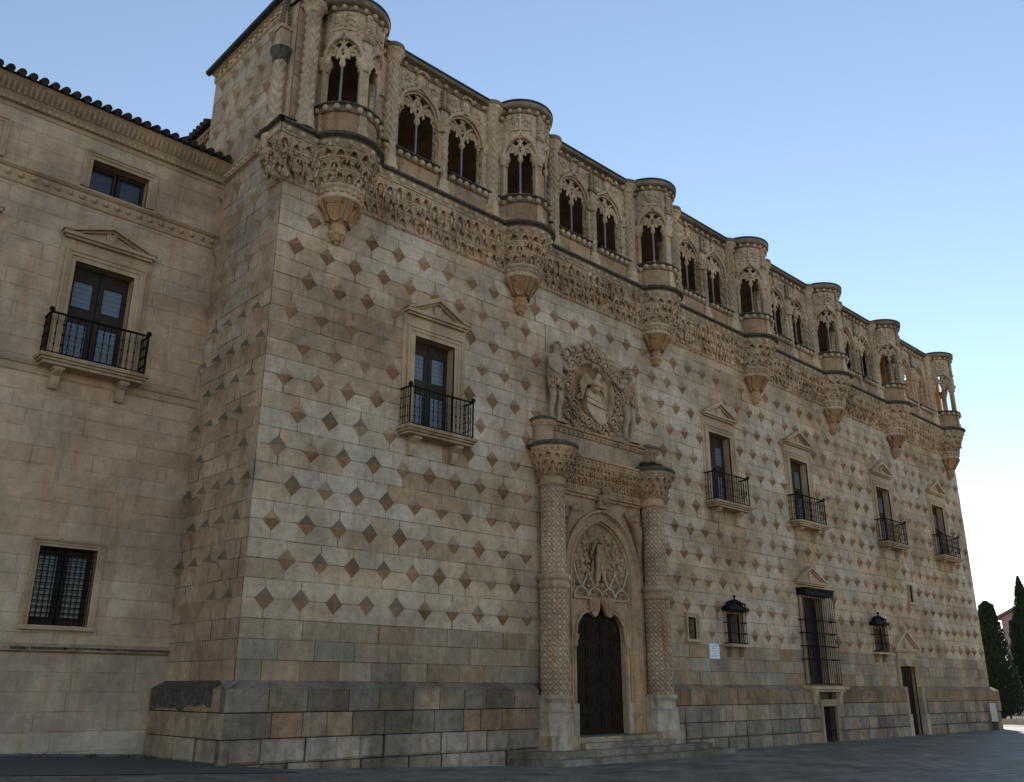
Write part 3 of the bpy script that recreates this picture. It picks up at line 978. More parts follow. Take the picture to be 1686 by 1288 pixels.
colm = column_mesh().build('braided_column', M_CARVE, palace, (BAYS[0]-1.47, -.33, 0))
for b in BAYS:
    for sg in (-1, 1):
        x = b+sg*1.53
        if b == BAYS[0] and sg < 0: continue
        if x > XE: continue
        copy_part(colm, palace, (x, -.26, 0))

# ---- the seven semicircular turrets, built once and copied
def turret():
    tr = empty('turret', (BAYS[0], -.1, 0), palace)
    C0 = (0, 0)
    P = lambda R: polar(0, 0, R)
    m = MB()
    CB = (.46, .325, .215)
    m.lathe([(.02, 13.98), (.08, 14.04), (.16, 14.12), (.22, 14.22), (.24, 14.32), (.18, 14.40), (.24, 14.45), (.26, 14.50), (.20, 14.54), (.22, 14.58), (.36, 14.74), (.50, 14.98), (.58, 15.2)], C0, 24, CB)
    for k in range(11):
        a = k*2*pi/11
        m.ball((.22*math.cos(a), .22*math.sin(a), 14.27+.03*(k % 2)), (.06, .06, .08), 6, 5, jit(CB, .15))
        m.ball((.12*math.cos(a), .12*math.sin(a), 14.10), .05, 6, 4, jit(CB, .15))
    m.lathe([(.58, 15.18), (.66, 15.2), (.68, 15.25), (.64, 15.30), (.63, 15.32), (.66, 15.5), (.71, 15.52), (.74, 15.57), (.71, 15.63), (.66, 15.65)], C0, 28, CARV)
    balls(m, P(.66), -pi/2*.66, pi/2*.66, .01, 15.41, .062, .21, CARV)
    # shields on the cone, with scrolled frames and side brackets
    for a in (-pi/4, pi/4):
        px_, py_ = math.sin(a), -math.cos(a)
        tx, ty = math.cos(a), math.sin(a)
        def S(s_, o, z): return ((.22+.58*(z-14.55))*px_+o*px_+tx*s_, (.22+.58*(z-14.55))*py_+o*py_+ty*s_, z)
        m.prism([(-.19, 15.05), (.19, 15.05), (.19, 14.82), (.12, 14.66), (0, 14.60), (-.12, 14.66), (-.19, 14.82)], -.08, .07, S, (.44, .27, .15))
        m.tube([S(q[0], .07, q[1]) for q in [(-.19, 15.05), (.19, 15.05), (.19, 14.82), (.12, 14.66), (0, 14.60), (-.12, 14.66), (-.19, 14.82)]], .025, 5, CB, closed=True)
        for k in range(4): m.tube([S(-.13+.09*k, .07, 14.72), S(-.13+.09*k, .075, 15.0)], .014, 4, (.40, .25, .14))
        m.box((-.24, -.05, 15.06), (.24, .10, 15.16), S, (.36, .23, .14))
    for a in (-pi/2*.93, 0, pi/2*.93):
        px_, py_ = math.sin(a), -math.cos(a)
        m.tube([((.22+.58*(z-14.55)+.05+e)*px_, (.22+.58*(z-14.55)+.05+e)*py_, z) for z, e in ((15.16, .04), (15.05, .07), (14.9, .02), (14.75, 0), (14.62, .05), (14.55, .10))], [.075, .085, .07, .06, .07, .04], 7, (.37, .245, .15))
    cells(m, P(.76), -pi/2*.76, pi/2*.76, [(15.60, 15.98, -.12, .06), (15.92, 16.32, -.02, .18), (16.24, 16.64, .08, .29)], .31, CARV)
    Pf = P(1.02)
    strip(m, Pf, -pi/2*1.02, pi/2*1.02, [(-.02, 16.6), (.05, 16.62), (.05, 16.86), (.10, 16.88)], (.38, .32, .25), 0, .15)
    balls(m, Pf, -pi/2*1.02, pi/2*1.02, .07, 16.74, .09, .34, CARV)
    strip(m, Pf, -pi/2*1.05, pi/2*1.05, [(.10, 16.88), (.23, 16.93), (.25, 17.0), (.18, 17.05), (-.9, 17.1)], W3, 1, .12)
    m.build('corbel', [M_CARVE, M_MOSS], tr, recalc=False)
    # parapet drum
    m = MB()
    R = .98
    n = 24
    Pp = P(R)
    sg = lambda i: -pi/2*R+pi*R*i/n
    m.grid(n, 1, lambda i, j: Pp(sg(i), 0, (17.05, 17.86)[j]), (.44, .325, .225), 0, True, locf=lambda i, j: (sg(i), (17.05, 17.86)[j]))
    m.grid(n, 1, lambda i, j: Pp(sg(i), -.16, (17.05, 18.0)[j]), CARV, 0, True)
    strip(m, Pp, -pi/2*R, pi/2*R, [(0, 17.82), (.06, 17.84), (.06, 18.0), (.11, 18.02)], (.27, .225, .17), 1, .13)
    k0 = len(m.m)
    balls(m, Pp, -pi/2*R, pi/2*R, .11, 17.92, .098, .31, CARV)
    for q in range(k0, len(m.m)): m.m[q] = 1
    strip(m, Pp, -pi/2*R, pi/2*R, [(.11, 18.02), (.17, 18.05), (.16, 18.1), (-.17, 18.11), (-.17, 18.0)], W3, 2, .13)
    for a in (0, -pi/2*.93, pi/2*.93):
        k0 = len(m.m)
        m.box((a*R-.16, -.02, 17.07), (a*R+.16, .09, 17.35), Pp, CARV)
        m.box((a*R-.12, -.02, 17.35), (a*R+.12, .05, 17.86), Pp, CARV)
        for q in range(k0, len(m.m)): m.m[q] = 1
    m.build('parapet', [M_DIAPER, M_CARVE, M_MOSS], tr, recalc=False)
    # posts with capitals
    for a, hw in ((0, .13), (-pi/2*.97, .12), (pi/2*.97, .12)):
        m = MB()
        m.box((a*R-hw, -.22, 18.05), (a*R+hw, -.06, 19.7), Pp, CARV)
        for d in (-hw*.75, 0, hw*.75):
            c_ = Pp(a*R+d, -.05, 0)
            m.lathe([(.075, 18.05), (.085, 18.2), (.065, 18.25), (.065, 19.45)], (c_[0], c_[1]), 8, jit(CARV, .06), cap=False)
        c_ = Pp(a*R, -.09, 0)
        m.lathe([(.16, 19.42), (.21, 19.5), (.18, 19.56), (.28, 19.72), (.27, 19.82), (.15, 19.86)], (c_[0], c_[1]), 14, CARV)
        m.build('post', M_CARVE, tr)
    # upper drum with two pointed openings
    m = MB()
    ca, a_, hh, zs = .76*R, .60, .72, 19.74
    ar = parch(a_, hh, zs)
    for sgn in (-1, 1):
        c_ = sgn*ca
        spandrel(m, Pp, min(0, sgn*pi/2*R), max(0, sgn*pi/2*R), c_, a_, ar, 21.5, .0, -.16, 16, CARV)
        # foliate panel over each arch
        for k in range(26):
            s_ = c_+random.uniform(-.3, .3); z = random.uniform(20.85, 21.4)
            m.ball(Pp(s_, .01, z), (.055, .055, .07), 6, 4, jit(CARV, .12))
        m.tube([Pp(c_-.02, .03, 20.75), Pp(c_, .05, 21.4)], .05, 5, CARV)
        for e in (-.40, .40):
            m.tube([Pp(c_+e, .01, 20.6), Pp(c_+e, .01, 21.45)], .025, 4, CARV)
        strip(m, Pp, c_-.36, c_+.36, [(.0, 20.72), (.05, 20.75), (.05, 20.82), (0, 20.85)], CARV, 0, .12)
    m.box((-.13, -.05, 19.8), (.13, .07, 20.45), Pp, CARV)
    m.box((-.17, -.05, 20.45), (.17, .12, 20.55), Pp, (.3, .26, .2))
    for k in range(7):
        for e in (-.07, .07):
            m.ball(Pp(e, .06, 20.65+k*.12), .06, 6, 4, jit(CARV, .15))
    m.box((-.07, -.05, 20.55), (.07, .06, 21.5), Pp, CARV)
    m.build('drum', M_RELIEF, tr, recalc=False)
    for sgn in (-1, 1):
        t = MB()
        tracery(t, Pp, sgn*ca, a_, hh, zs, -.05, .044, (.56, .47, .36))
        arch_mould(t, Pp, sgn*ca, a_+.05, hh+.05, zs, .02, .06, CARV, .2)
        t.build('tracery', M_CARVE, tr)
        t = MB()
        c_ = Pp(sgn*ca, -.07, 0)
        t.lathe([(.036, 18.1), (.036, 19.48)], (c_[0], c_[1]), 10, W3, cap=False)
        t.lathe([(.10, 18.08), (.10, 18.16), (.05, 18.25)], (c_[0], c_[1]), 10, CARV, 1)
        t.lathe([(.04, 19.44), (.06, 19.48), (.10, 19.55), (.10, 19.63), (.06, 19.70)], (c_[0], c_[1]), 10, CARV, 1)
        t.build('window_shaft', [M_POLE, M_CARVE], tr)
    m = MB()
    strip(m, Pp, -pi/2*R, pi/2*R, [(0, 21.46), (.05, 21.48), (.05, 21.62), (.12, 21.64)], (.25, .205, .155), 0, .13)
    balls(m, Pp, -pi/2*R, pi/2*R, .09, 21.54, .085, .31, CARV)
    strip(m, Pp, -pi/2*R*1.05, pi/2*R*1.05, [(.12, 21.64), (.20, 21.66), (.23, 21.72), (.22, 21.84)], (.24, .205, .165), 2, .13, True)
    strip(m, Pp, -pi/2*R*1.05, pi/2*R*1.05, [(.22, 21.84), (.25, 21.86), (.25, 21.92), (.15, 21.97), (-.97, 22.1)], W3, 1, .13, True)
    m.face([(-1.15, 0, 22.0), (1.15, 0, 22.0), (1.15, 1.2, 22.2), (-1.15, 1.2, 22.2)], W3, 1)
    m.face([(-1.1, .1, 21.6), (1.1, .1, 21.6), (1.15, .1, 22.0), (-1.15, .1, 22.0)], W3, 1)
    m.build('cap', [M_CARVE, M_LEAD, M_ROUGH], tr, recalc=False)
    return tr


TUR = turret()
for b in BAYS[1:]:
    copy_part(TUR, palace, (b, -.1, 0))

# ------------------------------------------------------------------ balcony windows
def window_leaf(mb, x0, x1, z0, z1, o, panes):
    """a wooden leaf with rails; panes are cut in as rectangles"""
    rects = [(x0, x1, z0, z1)]
    for p in panes: rects = cut(rects, p)
    for (a, b, c, d) in rects:
        mb.box((a, o-.05, c), (b, o, d), front)
    for (a, b, c, d) in panes:
        mb.tube([front(a, o, c), front(b, o, c), front(b, o, d), front(a, o, d)], .014, 4, closed=True)


def surround(mb, hw, z0, z1, M=front, depth=.42, wd=.30, col=TRIMC, sill=True):
    """moulded stone architrave round an opening centred on 0"""
    for (d0, d1, o) in ((0, wd*.45, .07), (wd*.45, wd*.8, .10), (wd*.8, wd, .13)):
        for sg in (-1, 1):
            a, b = sorted((sg*(hw+d0), sg*(hw+d1)))
            mb.box((a, -.02, z0), (b, o, z1+d0), M, jit(col, .03))
        mb.box((-hw-d1, -.02, z1+d0), (hw+d1, o, z1+d1), M, jit(col, .03))
    for sg in (-1, 1):
        a, b = sorted((sg*hw, sg*(hw+.06)))
        mb.box((a, -depth, z0), (b, .06, z1), M, mixc(col, (.33, .21, .13), .35))
    mb.box((-hw, -depth, z1), (hw, .06, z1+.05), M, mixc(col, (.3, .2, .13), .3))


def pediment(mb, hw, z, h, o, M=front, col=TRIMC):
    t = .10
    mb.box((-hw, -.02, z), (hw, o, z+t), M, col)
    mb.box((-hw+.06, -.02, z-.07), (hw-.06, o*.7, z), M, col)
    mb.prism([(-hw+.1, z+t), (hw-.1, z+t), (0, z+h-.06)], -.02, o*.35, M, jit(col, .04))
    for sg in (-1, 1):
        mb.prism([(sg*(hw+.05), z+t), (sg*(hw-.16), z+t), (0, z+h-.12), (0, z+h+.04)], -.02, o*1.15, M, col)
        mb.prism([(sg*(hw-.16), z+t+.002), (sg*(hw-.34), z+t+.002), (0, z+h-.20), (0, z+h-.12)], -.02, o*.7, M, mixc(col, (.3, .2, .13), .3))
    mb.prism([(-.12, z+t), (.10, z+t), (.15, z+h*.62), (-.15, z+h*.62)], .0, o*.6, M, col)


def railing_mesh(hw, dp, z0, z1, nf, ns):
    mb = MB()
    def bal(x, o):
        mb.tube([front(x, o, z0), front(x, o, z1)], .013, 5)
        for q in (.25, .5, .75):
            mb.ball(front(x, o, z0+(z1-z0)*q), (.028, .028, .045), 6, 4)
    for i in range(nf+1): bal(-hw+2*hw*i/nf, dp)
    for sg in (-1, 1):
        for i in range(ns): bal(sg*hw, .04+(dp-.04)*i/ns)
        mb.tube([front(sg*hw, 0, z1), front(sg*hw, dp, z1)], .032, 6)
        mb.tube([front(sg*hw, 0, z0+.06), front(sg*hw, dp, z0+.06)], .018, 5)
        mb.tube([front(sg*hw, dp, z0-.04), front(sg*hw, dp, z1)], .028, 6)
        mb.ball(front(sg*hw, dp, z1+.07), .075, 8, 6)
    mb.tube([front(-hw, dp, z1), front(hw, dp, z1)], .032, 6)
    mb.tube([front(-hw, dp, z0+.06), front(hw, dp, z0+.06)], .018, 5)
    return mb


def balcony_window(parent, loc, hw, H, ped_z, ped_h, ped_hw, dp, rail_hw, nfront, friez=True, rail=1.17):
    """local frame: z = 0 at the slab top, x = 0 at the middle of the opening"""
    mb = MB()
    surround(mb, hw, 0, H)
    if friez:
        mb.box((-hw-.33, -.02, H+.30), (hw+.33, .055, ped_z-.07), front, TRIMC)
        for sg in (-1, 1):
            a, b = sorted((sg*(hw+.30), sg*(hw+.44)))
            mb.box((a, -.02, .4 if parent is None else 0), (b, .05, ped_z-.07), front, jit(TRIMC, .03))
    w_ = mb.build('balcony_window', M_TRIM, parent, loc, bevel=.008)
    mb = MB(); pediment(mb, ped_hw, ped_z, ped_h, .24)
    mb.build('pediment', M_TRIM, w_)
    for sg in (-1, 1):
        a, b = sorted((0.012*sg, sg*(hw-.005)))
        pn = [(a+.13, b-.13, 1.75, H-.42), (a+.13, b-.13, .35, 1.30)]
        mb = MB(); window_leaf(mb, a, b, 0.01, H-.01, -.30, pn)
        mb.box((a+.1, -.31, 1.42), (b-.1, -.285, 1.62), front)
        lf = mb.build('window_leaf', M_WOOD, w_)
        for p in pn:
            mb = MB(); mb.box((p[0], -.345, p[2]), (p[1], -.325, p[3]), front)
            mb.build('pane', M_GLASS, w_)
    mb = MB()
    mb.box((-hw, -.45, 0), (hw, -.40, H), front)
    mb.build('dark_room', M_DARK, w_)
    mb = MB()
    s2 = rail_hw+.13
    for (e, z0, z1) in ((0, -.10, 0), (.05, -.17, -.10), (.11, -.25, -.17)):
        mb.box((-s2+e, -.02, z0), (s2-e, dp+.12-e, z1), front, jit((.40, .32, .235), .06))
    mb.build('balcony_slab', M_CARVE, w_, bevel=.012)
    for sg in (-1, 1):
        mb = MB()
        x = sg*rail_hw*.66
        pr = [(-.02, -.25), (dp*.78, -.25), (dp*.74, -.36), (dp*.40, -.46), (dp*.32, -.66), (dp*.2, -.78), (-.02, -.80)]
        S = lambda s_, o, z: front(x+o, s_, z)
        mb.prism(pr, -.11, .11, S, TRIMC)
        mb.box((x-.14, -.02, -.33), (x+.14, dp*.82, -.255), front, TRIMC)
        mb.build('bracket', M_TRIM, w_)
    railing_mesh(rail_hw, dp, 0, rail, nfront, 4).build('railing', M_IRON, w_)
    return w_


win0 = balcony_window(palace, (WC[0], 0, 9.0), .78, 3.0, 3.70, .72, 1.2, .50, 1.21, 14)
for c in WC[1:]:
    copy_part(win0, palace, (c, 0, 9.0))


# ------------------------------------------------------------------ grilles, slits, side door
def bars(mb, M, x0, x1, z0, z1, o, nx, nz_, r_=.013):
    for i in range(nx+1):
        x = x0+(x1-x0)*i/nx
        mb.tube([M(x, o, z0), M(x, o, z1)], r_, 4, smooth=False)
    for k in range(nz_+1 if nz_ else 0):
        z = z0+(z1-z0)*k/nz_
        mb.tube([M(x0, o+.006, z), M(x1, o+.006, z)], r_*1.15, 4, smooth=False)


# tall caged window
mb = MB(); surround(mb, .85, 2.0, 5.65, wd=.28)
tw = mb.build('tall_window', M_TRIM, palace, (TALLX, 0, 0), bevel=.008)
mb = MB(); pediment(mb, 1.32, 6.28, .78, .2); mb.build('pediment', M_TRIM, tw)
mb = MB(); window_leaf(mb, -.84, .84, 2.0, 5.64, -.30, [(-.7, -.08, 2.3, 3.6), (.08, .7, 2.3, 3.6), (-.7, -.08, 3.85, 5.3), (.08, .7, 3.85, 5.3)])
mb.build('window_leaf', M_WOOD, tw)
mb = MB(); mb.box((-.85, -.38, 2.0), (.85, -.34, 5.65), front); mb.build('pane', M_PANE, tw)
mb = MB()
bars(mb, front, -1.22, 1.22, 1.98, 5.98, .42, 13, 1, .017)
for sg in (-1, 1):
    S = lambda s_, o, z: front(sg*1.22+o, s_, z)
    bars(mb, S, .06, .42, 1.98, 5.98, 0, 2, 1, .015)
for z in (3.0, 3.55, 4.1, 4.65):
    mb.tube([front(-1.32, .02, z), front(-1.26, .43, z), front(1.26, .43, z), front(1.32, .02, z)], .026, 5)
mb.box((-1.30, .02, 5.95), (1.30, .50, 6.03), front)
mb.box((-1.24, .02, 5.72), (1.24, .45, 5.95), front)
mb.build('iron_cage', M_IRON, tw)
mb = MB()
mb.box((-1.62, -.02, 1.76), (1.62, .55, 1.9), front, TRIMC); mb.box((-1.5, -.02, 1.66), (1.5, .47, 1.76), front, TRIMC)
mb.build('window_sill', M_TRIM, tw, bevel=.012)
for sg in (-1, 1):
    mb = MB()
    mb.prism([(-.02, 1.66), (.46, 1.66), (.44, 1.55), (.38, 1.42), (.36, 1.15), (-.02, 1.15)], -.13, .13, lambda s_, o, z: front(sg*1.1+o, s_, z), TRIMC)
    mb.build('bracket', M_TRIM, tw)
# cellar grille below it
mb = MB()
for sg in (-1, 1):
    a, b = sorted((sg*.58, sg*.76)); mb.box((a, -.1, -.45), (b, .39, 1.08), front, (.33, .26, .19))
mb.box((-.76, -.1, 1.08), (.76, .40, 1.36), front, (.33, .26, .19))
mb.box((-.58, .0, -.45), (.58, .03, 1.08), front, (.03, .028, .025))
cg = mb.build('cellar_window', M_TRIM, palace, (TALLX+.02, 0, 0))
mb = MB(); bars(mb, front, -.55, .55, -.38, 1.05, .26, 8, 3, .018); mb.build('grille', M_IRON, cg)

# two small windows in crowned iron cages
def small_cage(x, zb):
    mb = MB(); surround(mb, .42, 3.5, 4.6, wd=.16)
    sw = mb.build('small_window', M_TRIM, palace, (x, 0, zb), bevel=.006)
    mb = MB(); mb.box((-.42, -.36, 3.5), (.42, -.32, 4.6), front); mb.build('pane', M_PANE, sw)
    mb = MB()
    bars(mb, front, -.56, .56, 3.45, 4.72, .30, 9, 0, .016)
    for sg in (-1, 1):
        bars(mb, (lambda sg: (lambda s_, o, z: front(sg*.56+o, s_, z)))(sg), .03, .30, 3.45, 4.72, 0, 2, 0, .015)
    for z in (3.47, 3.85, 4.25, 4.70):
        mb.tube([front(-.6, .02, z), front(-.58, .31, z), front(.58, .31, z), front(.6, .02, z)], .022, 5)
    mb.box((-.68, .0, 4.72), (.68, .40, 4.83), front)
    mb.box((-.62, .0, 4.83), (.62, .34, 4.88), front)
    # scrolled crest
    for i in range(9):
        x_ = -.56+1.12*i/8
        hgt = .12+.20*(1-abs(x_)/.6)
        pts = [front(x_+.07*math.sin(t)*(1 if x_ < 0 else -1), .3-.1*(1-abs(x_)/.6), 4.88+hgt*(t/6.0)) for t in [k*.75 for k in range(9)]]
        mb.tube(pts, .022, 5)
        mb.ball(front(x_, .28, 4.90+hgt*.55), (.06, .03, .06), 6, 4)
    mb.prism([(-.52, 4.88), (.52, 4.88), (.36, 5.06), (.12, 5.14), (-.12, 5.14), (-.36, 5.06)], .06, .26, front)
    mb.tube([front(0, .2, 5.1), front(0, .2, 5.32)], .03, 5); mb.ball(front(0, .2, 5.28), .06, 6, 5)
    mb.build('iron_cage', M_IRON, sw)
    mb = MB(); mb.box((-.68, -.02, 3.33), (.68, .38, 3.43), front, TRIMC)
    for sg in (-1, 1):
        mb.prism([(0, 3.33), (.28, 3.33), (.2, 3.2), (.12, 3.0), (0, 2.95)], -.07, .07, lambda s_, o, z: front(sg*.42+o, s_, z), (.26, .2, .15))
    mb.build('window_sill', M_TRIM, sw)
    return sw
sw0 = small_cage(20.42, 0)
copy_part(sw0, palace, (32.95, 0, 0.05))

for (x0, x1, z0, z1, nm) in ((17.43, 17.9, 3.53, 4.33, 1), (37.2, 37.55, 6.12, 7.0, 0)):
    c = (x0+x1)/2; hw = (x1-x0)/2
    mb = MB(); surround(mb, hw, z0, z1, wd=.16 if nm else .05, depth=.3)
    mb.box((-hw-.2, -.02, z0-.1), (hw+.2, .16, z0), front, TRIMC)
    sl = mb.build('slit_window', M_TRIM, palace, (c, 0, 0))
    mb = MB(); mb.box((-hw, -.30, z0), (hw, -.27, z1), front); mb.build('pane', M_PANE, sl)
    if nm:
        mb = MB(); bars(mb, front, -hw+.06, hw-.06, z0, z1, -.06, 2, 3, .01); mb.build('grille', M_IRON, sl)

# side door
mb = MB(); surround(mb, .80, -.42, 2.88, wd=.36, depth=.2, col=(.37, .29, .21))
mb.box((-.98, -.02, 3.24), (.98, .10, 3.58), front, TRIMC)
mb.prism([(-.3, 2.9), (.3, 2.9), (.4, 3.24), (-.4, 3.24)], 0, .17, front, (.45, .4, .33))
for sg in (-1, 1):
    a, b = sorted((sg*.8, sg*1.16)); mb.box((a, .0, -.42), (b, .36, .62), front, (.42, .37, .31))
    a, b = sorted((sg*.82, sg*1.12)); mb.box((a, .0, .62), (b, .30, 1.9), front, (.37, .29, .21))
sdr = mb.build('side_doorway', M_TRIM, palace, (SIDEX, 0, 0), bevel=.01)
mb = MB(); pediment(mb, 1.45, 3.62, 1.05, .24)
mb.box((-.12, .0, 4.6), (.12, .22, 4.82), front, TRIMC)
mb.build('pediment', M_TRIM, sdr)
mb = MB()
mb.box((-.8, -.19, -.42), (.8, -.14, 2.88), front)
for i in range(2):
    for k in range(4):
        x0 = -.72+.75*i; z0 = -.25+.78*k
        mb.box((x0, -.15, z0), (x0+.64, -.11, z0+.66), front)
mb.build('door', M_DOOR, sdr)

# ------------------------------------------------------------------ the great portal
PZ0 = .34
portal = empty('portal', (0, 0, 0), palace)
PC = (.43, .315, .215)
SPR = 5.5
arch_o, arch_i = parch(1.97, 2.22, SPR), parch(1.46, 1.72, SPR)
mb = MB()
# side walls, spandrels
mb.box((10.28, -.1, -.4), (10.56, .14, 8.1), front, PC)
mb.box((14.44, -.1, -.4), (14.72, .14, 8.1), front, PC)
spandrel(mb, front, 10.56, 14.44, DOORX, 1.94, arch_o, 8.08, .12, -.1, 26, PC)
strip(mb, front, 10.3, 14.7, [(.12, 8.0), (.2, 8.03), (.2, 8.1), (.28, 8.14), (.28, 8.2), (.1, 8.22)], PC)
mb.build('spandrel', M_RELIEF, portal, recalc=False)
# archivolt, swept profile
prof = [(0, .10), (.02, .22), (.09, .24), (.13, .16), (.16, .10), (.36, .07), (.38, .13), (.43, .13), (.45, .04), (.50, .03), (.52, -.06), (.54, -.08)]
def rib(t, d):
    """t in 0..1 along the arch from left foot to right foot, d inwards from the outer edge"""
    a = 1.97-d; h = 2.22-d*.95; fn = parch(a, h, SPR)
    n1 = .32
    if t < n1: return (DOORX-a, PZ0+(SPR-PZ0)*t/n1)
    if t > 1-n1: return (DOORX+a, PZ0+(SPR-PZ0)*(1-t)/n1)
    q = (t-n1)/(1-2*n1); ang = -1+2*q
    x = a*math.sin(ang*pi/2)*(1) if abs(ang) > .999 else a*(1-(1-abs(ang))**1.25)*(1 if ang > 0 else -1)
    return (DOORX+x, fn(x))
mb = MB()
NT = 96
def afn(i, j):
    d, o = prof[j]
    p = rib(i/NT, d)
    return front(p[0], o, p[1])
mb.grid(NT, len(prof)-1, afn, PC, 0, False)
# carved leaf band in the hollow
for i in range(150):
    t = (i+.5)/150
    p = rib(t, .27)
    q = rib(min(1, t+.004), .27)
    mb.ball(front(p[0], .05, p[1]), (.085, .05, .05) if .3 < t < .7 else (.10, .05, .035), 6, 4, jit(PC, .14))
mb.build('archivolt', M_CARVE, portal, recalc=False)
# tympanum with winged figure relief, net of white ribs and two shields
mb = MB()
n = 24
pts = [(DOORX-1.5+3.0*i/n, arch_i(-1.5+3.0*i/n)+.03) for i in range(n+1)]
for p, q in zip(pts[:-1], pts[1:]):
    mb.face([front(p[0], -.08, 4.45), front(q[0], -.08, 4.45), front(q[0], -.08, q[1]), front(p[0], -.08, p[1])], (.34, .25, .17))
TY = (.40, .29, .195)
for k in range(230):
    x = random.uniform(-1.36, 1.36); z = random.uniform(4.75, 7.1)
    if z > arch_i(x)-.14: continue
    if abs(x) < .42 and z > 5.2: continue
    mb.ball(front(DOORX+x, -.055, z), (random.uniform(.05, .12), random.uniform(.04, .10), random.uniform(.06, .14)), 7, 5, jit(TY, .16))
# standing angel: robe folds, folded wings, head
for k in range(7):
    x = -.18+.06*k
    mb.tube([front(DOORX+x*.5, .03, 6.5), front(DOORX+x*.9, .07, 6.0), front(DOORX+x*1.2, .04, 5.25)], [.06, .075, .05], 6, jit(TY, .08))
for sg in (-1, 1):
    for k in range(4):
        mb.tube([front(DOORX+sg*.14, -.0, 6.62), front(DOORX+sg*(.30+.05*k), .03, 6.5-.1*k), front(DOORX+sg*(.36+.05*k), .0, 5.95-.14*k), front(DOORX+sg*(.26+.04*k), -.04, 5.5-.1*k)], [.05, .065, .055, .02], 6, jit(TY, .1))
mb.ball(front(DOORX, .05, 6.66), (.11, .10, .13), 10, 8, TY)
mb.build('tympanum', M_RELIEF, portal)
mb = MB()
RB = (.55, .485, .40)
arc = lambda x, z, r_, a0, a1, n=12: [(x+r_*math.cos(a0+(a1-a0)*i/n), z+r_*math.sin(a0+(a1-a0)*i/n)) for i in range(n+1)]
xs4 = [DOORX-1.38+.69*i for i in range(5)]
for i in range(4):
    c = (xs4[i]+xs4[i+1])/2
    mb.tube([front(p[0], .08, p[1]) for p in arc(c, 4.66, .345, 0, pi)], .028, 5, RB)
for i in (1, 2, 3):
    x = xs4[i]; top = 5.95 if i == 2 else 5.6
    for sg in (-1, 1):
        mb.tube([front(x+sg*.345*(1-t)**1.6*(1), .08, 5.0+(top-5.0)*t) for t in [k/8 for k in range(9)]], .026, 5, RB)
for sg in (-1, 1):
    x = xs4[0] if sg < 0 else xs4[4]
    mb.tube([front(x-sg*(.345*(1-t)**1.6), .08, 5.0+.75*t) for t in [k/8 for k in range(9)]], .026, 5, RB)
mb.build('tracery', M_CARVE, portal)
# lobed lintel over the door
def lob(t):
    t = abs(t)
    if t > 1.02: return 3.45+.52*math.sqrt(max(0, 1-((t-1.02)/.23)**2))
    if t > .5: return 3.97+.26*math.sqrt(max(0, 1-((t-.5)/.52)**2))
    return 4.23+.05*math.sqrt(max(0, 1-(t/.5)**2))+.36*max(0, 1-t/.42)**1.6
mb = MB()
n = 40
for p, q in zip(range(n), range(1, n+1)):
    a, b = -1.25+2.5*p/n, -1.25+2.5*q/n
    za, zb = lob(a), lob(b)
    mb.face([front(DOORX+a, -.02, za), front(DOORX+b, -.02, zb), front(DOORX+b, -.02, 4.68), front(DOORX+a, -.02, 4.68)], PC)
    mb.face([front(DOORX+a, -.02, za), front(DOORX+b, -.02, zb), front(DOORX+b, -.30, zb), front(DOORX+a, -.30, za)], PC)
mb.tube([front(DOORX-1.25+2.5*i/n, -.01, lob(-1.25+2.5*i/n)) for i in range(n+1)], .05, 6, PC)
mb.tube([front(DOORX-1.25+2.5*i/n, .0, lob(-1.25+2.5*i/n)+.12) for i in range(n+1)], .03, 6, PC)
for sg in (-1, 1):
    a, b = sorted((DOORX+sg*1.25, DOORX+sg*1.46))
    mb.box((a, -.30, PZ0-.3), (b, -.02, 4.65), front, PC)
    mb.lathe([(.06, 1.3), (.06, 3.1)], (DOORX+sg*1.34, .0), 8, PC, cap=False)
    mb.lathe([(.07, 3.05), (.13, 3.15), (.10, 3.22), (.17, 3.38), (.15, 3.46)], (DOORX+sg*1.34, .0), 10, PC)
    mb.box((a+.002, -.29, PZ0-.2), (b+.02, .06, 1.3), front, (.40, .37, .34))
strip(mb, front, DOORX-1.4, DOORX+1.4, [(-.02, 4.60), (.06, 4.62), (.06, 4.70), (-.08, 4.74)], PC)
mb.build('door_arch', M_CARVE, portal, recalc=False)
for sg in (-1, 1):
    mb = MB()
    x = DOORX+sg*.38
    mb.prism([(x-.24, 4.62), (x+.24, 4.62), (x+.24, 4.32), (x+.14, 4.12), (x, 4.05), (x-.14, 4.12), (x-.24, 4.32)], -.03, .09, front, (.37, .26, .175))
    for k in range(5):
        mb.tube([front(x-.15+.075*k, .09, 4.2), front(x-.15+.075*k, .095, 4.55)], .012, 4, (.37, .26, .175))
    mb.build('shield', M_CARVE, portal)
# door leaves
for sg in (-1, 1):
    mb = MB()
    a, b = sorted((DOORX+sg*.006, DOORX+sg*1.25))
    mb.box((a, -.28, PZ0-.05), (b, -.22, 4.7), front)
    for k in range(6):
        z0 = PZ0+.15+k*.72
        for i in range(2):
            x0 = a+.12+i*.54
            for (e, o) in ((0, .03), (.09, .055)):
                mb.box((x0+e, -.23, z0+e), (x0+.44-e, -.22+o, z0+.54-e), front)
    mb.box((a, -.23, PZ0-.05), (b, -.20, PZ0+.12), front)
    mb.build('door_leaf', M_DOOR, portal)
